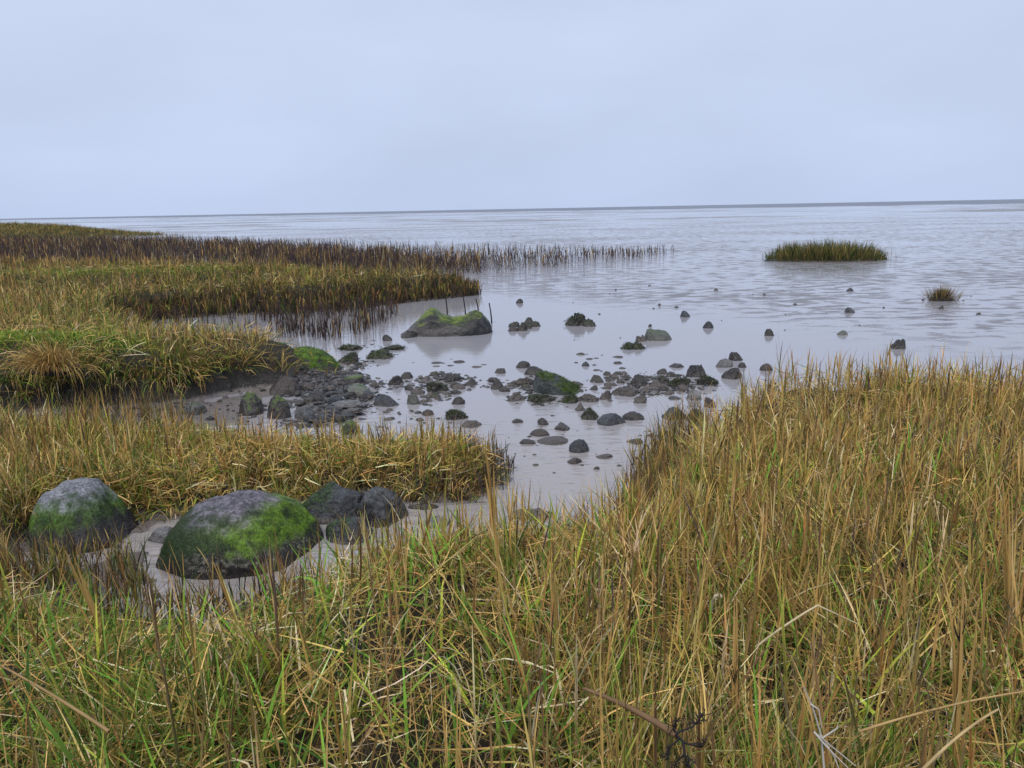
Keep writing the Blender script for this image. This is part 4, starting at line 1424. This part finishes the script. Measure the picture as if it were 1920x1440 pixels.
n0 = 26000
cx, cy = fan_points(n0, 7.2, 34.0, r, 1.25, 1.2, x_hi=0.8)
k = inside(BANK, cx, cy, 0.0) & (ground_z(cx, cy) > np.where(cy < 11.5, 0.20 - 0.19 * smooth(-3.3, -2.3, cx), 0.05))
cx, cy = cx[k], cy[k]
tuft_grass(B, cx, cy, 9, r, bank_h, lambda x, y: 0.0065 + 0.00050 * y, bank_probs, spread=0.055, lean0=0.34, curve0=0.7, droop=0.5, nseg=4)
# a thick fringe that hangs over the cut edge of the bank
ex, ey = fan_points(26000, 7.2, 11.5, r, 0.5, 1.2, x_hi=-0.9)
d = sdist(BANK, ex, ey)
k = (d > 0.02) & (d < 0.36) & (ground_z(ex, ey) > 0.17 - 0.15 * smooth(-3.3, -2.3, ex)) & (fbm2(ex, ey, 2.2, 2, 57) + 0.25 > r.random(len(ex)) * 0.5)
ex, ey = ex[k][:2000], ey[k][:2000]
tuft_grass(B, ex, ey, 10, r, lambda x, y: 0.30 + 0 * x, lambda x, y: 0.0095 + 0 * x, bank_probs, spread=0.05, lean0=0.45, curve0=1.5, droop=1.1)
ex, ey = fan_points(30000, 7.2, 22, r, 0.8, 1.2, x_hi=-0.4)
k = inside(BANK, ex, ey, 0.15)
litter(B, ex[k][:14000], ey[k][:14000], r, 0.25, 0.009, [4, 3, 1, 1.2, 1.5, 1, 0, 1, 0, 0], 0.03, 0.16)
# extra low green sward on the two mossy swells
for mc, sxx, syy, cnt in ((MOUND, 1.7, 1.1, 12000), (MOUND2, 8.0, 2.2, 14000)):
    x, y = mc[0] + r.normal(size=cnt) * sxx * 0.6, mc[1] + r.normal(size=cnt) * syy * 0.6
    k = inside(BANK, x, y, 0.05) & (r.random(cnt) < mossy_k(x, y))
    x, y = x[k], y[k]
    n = len(x)
    c = pick_cols(n, [0.2, 0.1, 0, 0, 3.2, 5.5, 1.0, 0.1, 0, 0], r)
    B.add(np.stack([x, y, ground_z(x, y)], -1), r.uniform(0.05, 0.12, n), 0.004 + 0.0006 * y, r.random(n) * 6.28, np.abs(r.normal(size=n)) * 0.7 + 0.2, np.abs(r.normal(size=n)), r.uniform(-1, 1, n), c, c * 1.2, 3)
sx, sy = fan_points(16000, 7.5, 30.0, r, 1.0, 1.0, x_hi=0.4)
d = sdist(BANK, sx, sy)
k = (d > 0.1) & (r.random(len(sx)) < 0.75 * (1 - mossy_k(sx, sy)) * np.clip(0.6 + fbm2(sx, sy, 0.6, 2, 81), 0.05, 1) * smooth(0.0, 1.6, d))
sx, sy = sx[k], sy[k]
n = len(sx)
stalks(B, sx, sy, r.uniform(0.32, 0.52, n) * (0.65 + 0.35 * smooth(8, 14, sy)), (0.005 + 0.0006 * sy) * r.uniform(0.6, 1.2, n), r, pick_cols(n, P_STRAW, r),
       pick_cols(n, [2.0, 3, 1.4, 0.2, 0.5, 0.2, 0.3, 3.0, 0.6, 0], r), 0.14, 2)
# dark wet stems under the edge that faces the pool and along the point
ex, ey = r.uniform(-9, 0.2, 60000), r.uniform(12.5, 23, 60000)
d = sdist(BANK, ex, ey)
k = (d > -0.12) & (d < 0.45) & in_fan(ex, ey, 1) & (r.random(60000) < 0.85)
ex, ey = ex[k][:6500], ey[k][:6500]
n = len(ex)
stalks(B, ex, ey, r.uniform(0.14, 0.42, n), 0.016 * r.uniform(0.6, 1.3, n), r, pick_cols(n, [0, 0, 0, 0, 0, 0, 0.5, 1, 2, 3], r), pick_cols(n, [0.5, 1, 0.3, 0, 0.4, 0.3, 1.2, 3, 1, 1], r), 0.22, 2, 0.4)
B.build('marsh_grass', 'straw and green grass over the dark mud bank and the wide marsh beyond the reed pool', kind='stuff')

# ---- stems standing in the pool
B = Blades()
a = np.stack([r.uniform(280, 760, 2600), r.uniform(566, 648, 2600)], -1)
d = sdist([(float(p), float(q)) for p, q in [(285, 605), (400, 595), (520, 590), (640, 584), (745, 572), (752, 590), (700, 618), (660, 636), (600, 640), (540, 636), (470, 622), (380, 614), (300, 618)]], a[:, 0], a[:, 1])
wgt = 0.6 + 0.4 * smooth(480, 560, a[:, 0])
k = (d > 0) & (r.random(2600) < wgt * 1.5 * np.clip(0.62 + 1.1 * vnoise(np.stack([a[:, 0] / 26, a[:, 1] / 12, 0 * a[:, 0]], -1), 3), 0.05, 1))
g = np.array([bp(u_, v_)[:2] for u_, v_ in a[k]])
n = len(g)
stalks(B, g[:, 0], g[:, 1], r.uniform(0.16, 0.46, n), 0.014 * r.uniform(0.6, 1.3, n), r, pick_cols(n, [0, 0, 0, 0, 0, 0, 0, 1, 2, 3], r), pick_cols(n, [0.1, 0.2, 0, 0, 0.1, 0.1, 0.2, 1, 2, 3], r), 0.10, 2, 0.2, leaflen=0.4, sink=0.03)
B.build('reed_stems', 'dark brown bare reed stems standing in the pool below the marsh edge', kind='stuff')

# ---- the withered reed bed out on the flat
B = Blades()
cnt = 160000
x, y = r.uniform(-62, 7.5, cnt), r.uniform(22, 74, cnt)
d = sdist(REED, x, y)
k = (d > 0) & in_fan(x, y, 2)
x, y, d = x[k], y[k], d[k]
tipk = smooth(7.5, -2.0, x)
k = r.random(len(x)) < (0.42 + 0.58 * tipk) * (0.55 + 0.45 * smooth(0, 1.2, d)) * np.clip(0.6 + 1.5 * fbm2(x, y, 0.30, 3, 91), 0.04, 1)
x, y = x[k][:34000], y[k][:62000]
n = len(x)
print('reeds', n)
hh = (0.45 + 0.30 * smooth(6.5, -3, x)) * r.uniform(0.5, 1.2, n) * (1 + 0.25 * fbm2(x, y, 0.4, 2, 95))
stalks(B, x, y, hh, (0.011 + 0.00026 * y) * r.uniform(0.6, 1.4, n), r, pick_cols(n, [0, 0.1, 0, 0, 0, 0, 0, 0.5, 5, 2], r), pick_cols(n, [0.6, 0.9, 0, 0.2, 0, 0, 0, 1.2, 5, 1], r), 0.19, 1, 0.3, leaflen=0.4, sink=0.05)
# low withered mats between the reeds
k = r.random(n) < 0.55 * smooth(3, -3, x)
x2, y2 = x[k] + r.normal(size=k.sum()) * 0.3, y[k] + r.normal(size=k.sum()) * 0.3
tuft_grass(B, x2, y2, 3, r, lambda x, y: 0.30 + 0 * x, lambda x, y: 0.012 + 0.0002 * y, lambda x, y: np.broadcast_to(np.array([0.3, 0.4, 0, 0.1, 0, 0, 0.1, 1.2, 4, 2]), (len(x), 10)), spread=0.1, nseg=3)
B.build('reed_bed', 'purple brown withered reed bed in shallow water before the open flats', kind='stuff')

# ---- grass on the far point
B = Blades()
cnt = 30000
x, y = r.uniform(-90, -26, cnt), r.uniform(44, 125, cnt)
k = inside(FARG, x, y, 0.3) & in_fan(x, y, 3)
x, y = x[k], y[k]
tuft_grass(B, x, y, 7, r, lambda x, y: 0.50 + 0 * x, lambda x, y: 0.03 + 0 * x, lambda x, y: np.broadcast_to(np.array([0.8, 1.4, 0.4, 0, 0.8, 0.5, 2.4, 3.0, 0.8, 0.4]), (len(x), 10)), spread=0.25, nseg=3)
B.build('marsh_grass', 'olive grass on the far point of land beyond the reed bed', kind='stuff')

# ------------------------------------------------------------------ single plants
# the green islet
r = np.random.default_rng(9)
B = Blades()
cnt = 60000
ia = np.array(ISLE)
x, y = r.uniform(ia[:, 0].min() - 0.1, ia[:, 0].max() + 0.1, cnt), r.uniform(ia[:, 1].min() - 0.1, ia[:, 1].max() + 0.1, cnt)
d = sdist(ISLE, x, y)
k = d > -0.04 - 0.35 * r.random(cnt) ** 9
x, y, d = x[k][:5000], y[k][:5000], d[k][:5000]
n = len(x)
print('isle', n)
cI = bp(1548, 487)
out = np.arctan2(y - cI[1], x - cI[0])
h = 0.62 * r.uniform(0.35, 1.15, n) * (0.62 + 0.38 * smooth(0.0, 0.5, d)) * (1 + 0.35 * fbm2(x, y, 1.6, 3, 17))
cb = pick_cols(n, [0, 0, 0, 0, 0.1, 0.2, 3, 2.2, 0.8, 2.6], r) * 0.75
ct = pick_cols(n, [0.8, 0.6, 0, 0, 0.8, 0.6, 4.0, 2.0, 0, 0], r) * 0.8
B.add(np.stack([x, y, ground_z(x, y) - 0.03], -1), h, 0.018 * r.uniform(0.6, 1.4, n), out + r.normal(size=n) * 0.9, np.abs(r.normal(size=n)) * 0.22 + 0.12 * smooth(0.3, 0, d), np.abs(r.normal(size=n)) * 0.3,
      r.uniform(-1, 1, n), cb, ct, 4)
isl = bpy.data.objects.new('grass_islet', None)
COL.objects.link(isl)
isl.location = (cI[0], cI[1], 0)
tag(isl, 'long low islet of dense dark green cordgrass alone on the wet flat', 'grass islet')


def clump_parts(B, root, half, hgt, base_col=(0.022, 0.018, 0.016)):
    """blades and the muddy root mound of a tuft standing by itself"""
    bl = B.build('blades', parent=root, loc=(0, 0, 0))
    for v_ in (bl.data,):
        co = np.empty(len(v_.vertices) * 3, np.float32)
        v_.vertices.foreach_get('co', co)
        co = co.reshape(-1, 3) - np.array(root.location)[None]
        v_.vertices.foreach_set('co', co.astype(np.float32).ravel())
        v_.update()
    bl['kind'] = 'stuff'
    q_, f_ = rock_shape(int(half[0] * 977) + 5, 4, 0, 0.2, 0.12)
    mesh_np('root_mound', q_ * np.array([half[0], half[1], hgt]), f_, col=np.array(base_col)[None] * (1 + 0.5 * fbm(q_ * 6, 3, 3))[:, None], mat=M_HERO, parent=root)


clump_parts(B, isl, (2.25, 0.55), 0.11)
# the lone brown tussock
B = Blades()
c = bp(1765, 563)
n = 700
az = r.random(n) * 6.283
rad = np.abs(r.normal(size=n)) * 0.10
h = r.uniform(0.16, 0.40, n)
B.add(np.stack([c[0] + rad * np.cos(az) * 1.5, c[1] + rad * np.sin(az), np.full(n, -0.04)], -1), h, 0.010 * r.uniform(0.6, 1.3, n), az, np.abs(r.normal(size=n)) * 0.22 + rad * 1.3, np.abs(r.normal(size=n)) * 0.6,
      r.uniform(-1, 1, n), pick_cols(n, [0, 0, 0, 0, 0, 0, 0.6, 2, 2, 3], r), pick_cols(n, [0.5, 1.2, 0.6, 0, 0.4, 0.2, 0.2, 2.5, 1, 0], r), 5)
tu = bpy.data.objects.new('grass_tussock', None)
COL.objects.link(tu)
tu.location = (c[0], c[1], 0)
tag(tu, 'small lone brown tussock out on the wet flat', 'tussock')
clump_parts(B, tu, (0.24, 0.18), 0.10)
# the straw tussock that droops over the mud bank
B = Blades()
c = TUSSOCK
n = 620
az = r.normal(size=n) * 1.0 - 1.45
rad = np.abs(r.normal(size=n)) * 0.13
B.add(np.stack([c[0] + rad * np.cos(az) * 1.5, c[1] + rad * np.sin(az), np.full(n, c[2])], -1), r.uniform(0.20, 0.52, n), 0.0085 * r.uniform(0.6, 1.3, n), az, np.abs(r.normal(size=n)) * 0.5, r.uniform(0.6, 2.5, n),
      r.uniform(-0.7, 0.7, n), pick_cols(n, [2, 4, 1.5, 0.2, 0.5, 0.3, 0, 2.4, 0, 0], r), pick_cols(n, [3, 3, 1.0, 0.4, 0, 0, 0, 1.6, 0, 0], r), 7)
tu = bpy.data.objects.new('grass_tussock', None)
COL.objects.link(tu)
tu.location = tuple(c)
tag(tu, 'straw coloured tussock drooping like a mop over the dark mud bank', 'tussock')
clump_parts(B, tu, (0.24, 0.16), 0.08)


def path_tube(pts, rad, sides=6):
    """a tapering tube along points"""
    pts = np.asarray(pts, float)
    rad = np.broadcast_to(np.asarray(rad, float), (len(pts),))
    V, Fq = [], []
    for i, p in enumerate(pts):
        t = pts[min(i + 1, len(pts) - 1)] - pts[max(i - 1, 0)]
        t /= np.linalg.norm(t) + 1e-9
        a = np.cross(t, [0.31, 0.2, 0.93] if abs(t[2]) < 0.9 else [1, 0, 0])
        a /= np.linalg.norm(a)
        b_ = np.cross(t, a)
        for k in range(sides):
            th = 2 * math.pi * k / sides
            V.append(p + rad[i] * (math.cos(th) * a + math.sin(th) * b_))
    for i in range(len(pts) - 1):
        for k in range(sides):
            k2 = (k + 1) % sides
            Fq.append((i * sides + k, i * sides + k2, (i + 1) * sides + k2, (i + 1) * sides + k))
    return np.array(V), np.array(Fq)


def bend(a, b_, sag, n=12):
    a, b_ = np.asarray(a, float), np.asarray(b_, float)
    t = np.linspace(0, 1, n)[:, None]
    return a + (b_ - a) * t + np.array(sag)[None] * (4 * t * (1 - t))


def stem_thing(name, label, cat, paths, col, parts=(), group=None):
    """paths: list of (points, radii); the first is the stem, the rest named parts"""
    o = None
    base = np.asarray(paths[0][0][0], float)
    if parts:
        o = bpy.data.objects.new(name, None)
        COL.objects.link(o)
        o.location = tuple(base)
        parts = ['stem'] + list(parts)
    for k, (pts, rad) in enumerate(paths):
        V, Fq = path_tube(np.asarray(pts) - base, rad)
        cc = np.asarray(col[k] if isinstance(col, list) else col)
        jit = 1 + 0.25 * vnoise(V * 60 + 3 * k, 5)
        c = cc[None] * jit[:, None]
        if o is None:
            o = mesh_np(name, V, Fq, col=c, mat=M_BLADE, loc=tuple(base))
        else:
            mesh_np(parts[k], V, Fq, col=c, mat=M_BLADE, parent=o)
    return tag(o, label, cat, group)


def culm(p0, p1, wd, cb, ct, nleaf, r, label=None, root=None, fan=0.05, stem_col=None):
    """a withered culm: a thin tapering stem and the narrow dead leaves that hug it, each a part"""
    p0, p1 = np.asarray(p0, float), np.asarray(p1, float)
    if root is None:
        root = bpy.data.objects.new('grass_culm', None)
        COL.objects.link(root)
        root.location = tuple(p0)
        tag(root, label, 'grass stem')
    o0 = np.array(root.location)
    v = p1 - p0
    L = np.linalg.norm(v)
    V, Fq = path_tube(bend(p0 - o0, p1 - o0, (0.006, 0, 0), 14), np.linspace(wd * 0.42, wd * 0.16, 14))
    mesh_np('stem', V, Fq, col=np.asarray(cb)[None] + (np.asarray(ct) - np.asarray(cb))[None] * np.repeat(np.linspace(0, 1, 14), 6)[:, None], mat=M_BLADE, parent=root)
    az0, le0 = math.atan2(v[1], v[0]), math.acos(v[2] / L)
    for k in range(nleaf):
        B = Blades()
        s = r.uniform(0.0, 0.6)
        c1 = np.asarray(cb) * r.uniform(0.7, 1.3)
        B.add((p0 - o0 + v * s)[None], np.array([L * (1 - s) * r.uniform(0.65, 1.0)]), np.array([wd * r.uniform(0.5, 1.0)]), np.array([az0 + r.normal() * 0.3]),
              np.array([le0 + r.normal() * fan]), np.array([abs(r.normal()) * 0.10]), np.array([r.random() * 3.1]), c1[None], (np.asarray(ct) * r.uniform(0.7, 1.3))[None], 7)
        B.build('leaf', parent=root)
    return root


for (u0, v0, u1, v1, yd, wd, lab) in (
        (942, 1150, 910, 842, 3.0, 0.022, 'tallest withered grass culm, its tip crossing the open channel'),
        (237, 1300, 122, 1032, 2.75, 0.015, 'long brown culm leaning across the muddy pool before the grey-topped boulder'),
        (468, 1240, 398, 1050, 2.9, 0.014, 'brown culm whose tip ends on the dark foot of the largest boulder'),
        (1380, 1330, 1381, 1120, 2.0, 0.015, 'culm with a blackened middle standing in straw grass on the bank'),
        (1800, 1420, 1806, 1060, 1.8, 0.018, 'stout pale culm with a frayed dark joint, beside arching straw'),
        (1895, 1300, 1880, 905, 2.6, 0.017, 'tall straw culm forking into two stems, highest on the near bank')):
    p0, p1 = bpy_at(u0, v0, yd), bpy_at(u1, v1, yd + 0.05)
    p0[2] = min(p0[2], float(ground_z([p0[0]], [p0[1]])[0]) + 0.02)
    tip = np.array(TAN) * 0.75 if 'brown' in lab or 'tallest' in lab else np.array(TAN)
    root = culm(p0, p1, wd, np.array(TAN) * 1.0, tip, 7, r, lab)
    if 'two stems' in lab:
        culm(p0 + [0.01, 0.01, 0], p1 + [0.05, 0.02, -0.04], wd * 0.8, np.array(STRAW), np.array(TAN), 5, r, root=root)
    if 'black' in lab or 'dark joint' in lab:
        B = Blades()
        m_ = (p1 - p0) * (0.55 if 'black' in lab else 0.72)
        n = 10
        B.add(np.tile(m_, (n, 1)) + r.normal(size=(n, 3)) * 0.003, r.uniform(0.03, 0.11, n), r.uniform(0.003, 0.006, n), r.random(n) * 6.28, r.uniform(0.05, 0.5, n), r.normal(size=n) * 0.4, r.random(n) * 3,
              np.tile((0.022, 0.02, 0.024), (n, 1)), np.tile((0.035, 0.03, 0.03), (n, 1)), 4)
        B.build('rotten_sheath', parent=root)

# a culm with a black frayed seed head
p0, p1 = bpy_at(1700, 1230, 2.75), bpy_at(1694, 1045, 2.78)
root = culm(p0, p1, 0.015, np.array(STRAW), np.array(TAN) * 0.8, 6, r, 'straw culm topped by a black frayed seed head in the straw grass on the bank')
B = Blades()
n = 46
B.add(np.tile(p1 - p0 + [0, 0, -0.035], (n, 1)) + r.normal(size=(n, 3)) * [0.006, 0.006, 0.014], r.uniform(0.015, 0.045, n), r.uniform(0.003, 0.006, n), r.random(n) * 6.28, r.uniform(0.1, 1.9, n), r.normal(size=n), r.random(n) * 3,
      np.tile((0.018, 0.015, 0.02), (n, 1)), np.tile((0.03, 0.026, 0.03), (n, 1)), 3)
B.build('seed_head', parent=root)

# fallen and arching straws
P_ = lambda u, v, y: bpy_at(u, v, y * 0.80 if y < 2.3 else y * 0.92)     # they lie on top of the sward
stem_thing('fallen_stalk', 'thick brown withered stem fallen aslant, ending in a black flower head', 'fallen stalk',
           [(bend(P_(1094, 1291, 2.25), P_(1268, 1378, 2.0), (0, 0, 0.01)), np.linspace(0.0045, 0.009, 12))], (0.20, 0.125, 0.07))
stem_thing('fallen_straw', 'long pale straw arching low over green blades at the foot of the bank', 'straw',
           [(bend(P_(1610, 1372, 2.1), P_(1925, 1296, 2.15), (0, 0, 0.012)), np.linspace(0.0034, 0.0022, 12))], (0.44, 0.30, 0.13))
stem_thing('fallen_straw', 'thick pale straw curving up from the corner beside the stout culm', 'straw',
           [(bend(P_(1728, 1445, 1.95), P_(1872, 1330, 2.1), (0.0, 0, 0.015)), np.linspace(0.0042, 0.0028, 12))], (0.46, 0.34, 0.17))
a, b_, c_ = P_(1417, 1213, 2.5), P_(1533, 1135, 2.5), P_(1608, 1170, 2.56)
stem_thing('broken_straw', 'bleached straw snapped into a peaked roof shape', 'straw',
           [(np.concatenate([bend(a, b_, (0, 0, 0.006), 7), bend(b_, c_, (0, 0, 0), 6)[1:]]), np.linspace(0.0042, 0.0026, 12))], (0.62, 0.52, 0.33))
stem_thing('fallen_straw', 'long tan straw slanting down through the green grass below the muddy pool', 'straw',
           [(bend(P_(-10, 1243, 2.6), P_(205, 1372, 2.1), (0, 0, 0.01)), np.linspace(0.003, 0.0045, 12))], (0.36, 0.24, 0.11))
# curled bleached leaf
pts = [P_(1333, 1148, 2.9), P_(1336, 1128, 2.9), P_(1341, 1117, 2.9), P_(1349, 1115, 2.9), P_(1356, 1122, 2.9), P_(1354, 1131, 2.9)]
stem_thing('curled_leaf', 'bleached leaf tip curled over like a hook in straw grass', 'leaf', [(pts, [0.004, 0.0075, 0.008, 0.0075, 0.006, 0.003])], (0.66, 0.58, 0.42))
# bleached dead sprigs and the blackened one
for lab, stem, twigs, col, rad in (
        ('bleached dead sprig with forked white twigs, low at the foot of the straw bank', [(1548, 1560, 2.0), (1545, 1440, 1.98), (1540, 1380, 2.0), (1525, 1330, 2.02), (1507, 1288, 2.03)],
         [[(1526, 1372, 2.0), (1560, 1400, 1.98), (1604, 1436, 1.95)], [(1538, 1378, 2.0), (1565, 1420, 1.97), (1573, 1442, 1.95)], [(1540, 1385, 2.0), (1570, 1365, 2.0), (1578, 1348, 2.0)],
          [(1526, 1372, 2.0), (1548, 1398, 1.97), (1590, 1440, 1.94)], [(1520, 1320, 2.02), (1535, 1330, 2.0), (1541, 1366, 2.0)]], (0.50, 0.46, 0.42), 0.0022),
        ('small bleached branching sprig among rusty grass below the dark squat boulder', [(668, 1262, 2.75), (664, 1225, 2.75), (660, 1190, 2.75), (652, 1160, 2.75)],
         [[(664, 1225, 2.75), (676, 1200, 2.74), (684, 1170, 2.73)], [(662, 1205, 2.75), (650, 1192, 2.74), (645, 1178, 2.74)], [(667, 1250, 2.75), (678, 1228, 2.74), (681, 1214, 2.74)], [(660, 1190, 2.75), (667, 1175, 2.74), (672, 1158, 2.74)]],
         (0.40, 0.34, 0.29), 0.0021),
        ('blackened twiggy flower head at the end of the fallen brown stalk', [(1266, 1376, 2.0), (1280, 1390, 1.98), (1285, 1420, 1.96), (1292, 1450, 1.94)],
         [[(1266, 1376, 2.0), (1300, 1362, 2.0), (1318, 1340, 2.0)], [(1275, 1385, 1.99), (1255, 1400, 1.97), (1248, 1425, 1.96)], [(1280, 1392, 1.98), (1310, 1400, 1.97), (1322, 1390, 1.97)],
          [(1270, 1380, 2.0), (1262, 1366, 2.0), (1270, 1350, 2.0)], [(1284, 1415, 1.96), (1268, 1428, 1.95), (1262, 1446, 1.94)]], (0.028, 0.024, 0.028), 0.0026)):
    o = stem_thing('dead_sprig', lab, 'sprig', [([P_(*p) for p in stem], np.linspace(rad * 1.4, rad * 0.7, len(stem)))] + [([P_(*p) for p in t_], np.linspace(rad, rad * 0.5, len(t_))) for t_ in twigs],
               col, ['twig'] * len(twigs))
    if 'blackened' in lab:
        B = Blades()
        for t_ in [stem] + twigs:
            e = P_(*t_[-1]) - np.array(o.location)
            m_ = P_(*t_[len(t_) // 2]) - np.array(o.location)
            n = 26
            s_ = r.random((n, 1))
            B.add(m_ + (e - m_) * s_ + r.normal(size=(n, 3)) * 0.003, r.uniform(0.012, 0.040, n), r.uniform(0.002, 0.005, n), r.random(n) * 6.28, r.uniform(0.2, 2.2, n), r.normal(size=n), r.random(n) * 3,
                  np.tile((0.026, 0.022, 0.026), (n, 1)), np.tile((0.05, 0.042, 0.04), (n, 1)), 3)
        B.build('rotten_florets', parent=o)['kind'] = 'stuff'

# broad green leaves that stand out
for u0, v0, u1, v1, yd, wd, lab in ((1430, 1396, 1476, 1290, 2.1, 0.017, 'broad fresh green blade beside the bleached dead sprig'),
                                    (133, 1425, 48, 1312, 2.15, 0.016, 'broad fresh green blade leaning over the long tan straw')):
    B = Blades()
    p0, p1 = P_(u0, v0, yd), P_(u1, v1, yd)
    v = p1 - p0
    L = np.linalg.norm(v)
    B.add(p0[None], np.array([L * 1.02]), np.array([wd]), np.array([math.atan2(v[1], v[0])]), np.array([math.acos(v[2] / L) - 0.12]), np.array([0.25]), np.array([0.3]), np.array([GREEN]) * 0.8, np.array([GREEN]) * 1.3, 9)
    B.build('grass_leaf', lab, 'grass leaf', loc=tuple(p0))
# a low leafy weed
c = P_(1010, 1150, 3.0)
B = Blades()
n = 22
B.add(np.broadcast_to(c - [0, 0, 0.02], (n, 3)) + r.normal(size=(n, 3)) * [0.02, 0.02, 0.006], r.uniform(0.05, 0.085, n), r.uniform(0.022, 0.034, n), r.random(n) * 6.28, r.uniform(0.5, 1.2, n), r.uniform(0.2, 0.9, n), r.uniform(-0.4, 0.4, n),
      np.tile((0.05, 0.14, 0.03), (n, 1)), np.tile((0.08, 0.20, 0.045), (n, 1)), 5)
B.build('leafy_weed', 'small bright leafy weed low among rusty culms', 'weed', loc=tuple(c))
# thin stakes beside the saddle-backed boulder
for u_, v_, v1, lab in ((922, 606, 568, 'thin dark stake in open water at the end of the saddle-backed boulder'),
                        (897, 582, 560, 'short dark stake rising behind the shoulder of the saddle-backed boulder'),
                        (873, 590, 556, 'dark stake behind the dip of the saddle-backed boulder'),
                        (839, 592, 550, 'tall dark stake behind the mossy hump of the saddle-backed boulder')):
    p0, p1 = bp(u_, v_), bpy_at(u_ - 5, v1, bp(u_, v_)[1])
    p0 = p0 - [0, 0, 0.05]
    stem_thing('stake', lab, 'stake', [(bend(p0, p1, (0.01, 0, 0)), np.linspace(0.016, 0.011, 12))], (0.035, 0.03, 0.03), group='stakes by the saddle-backed boulder')
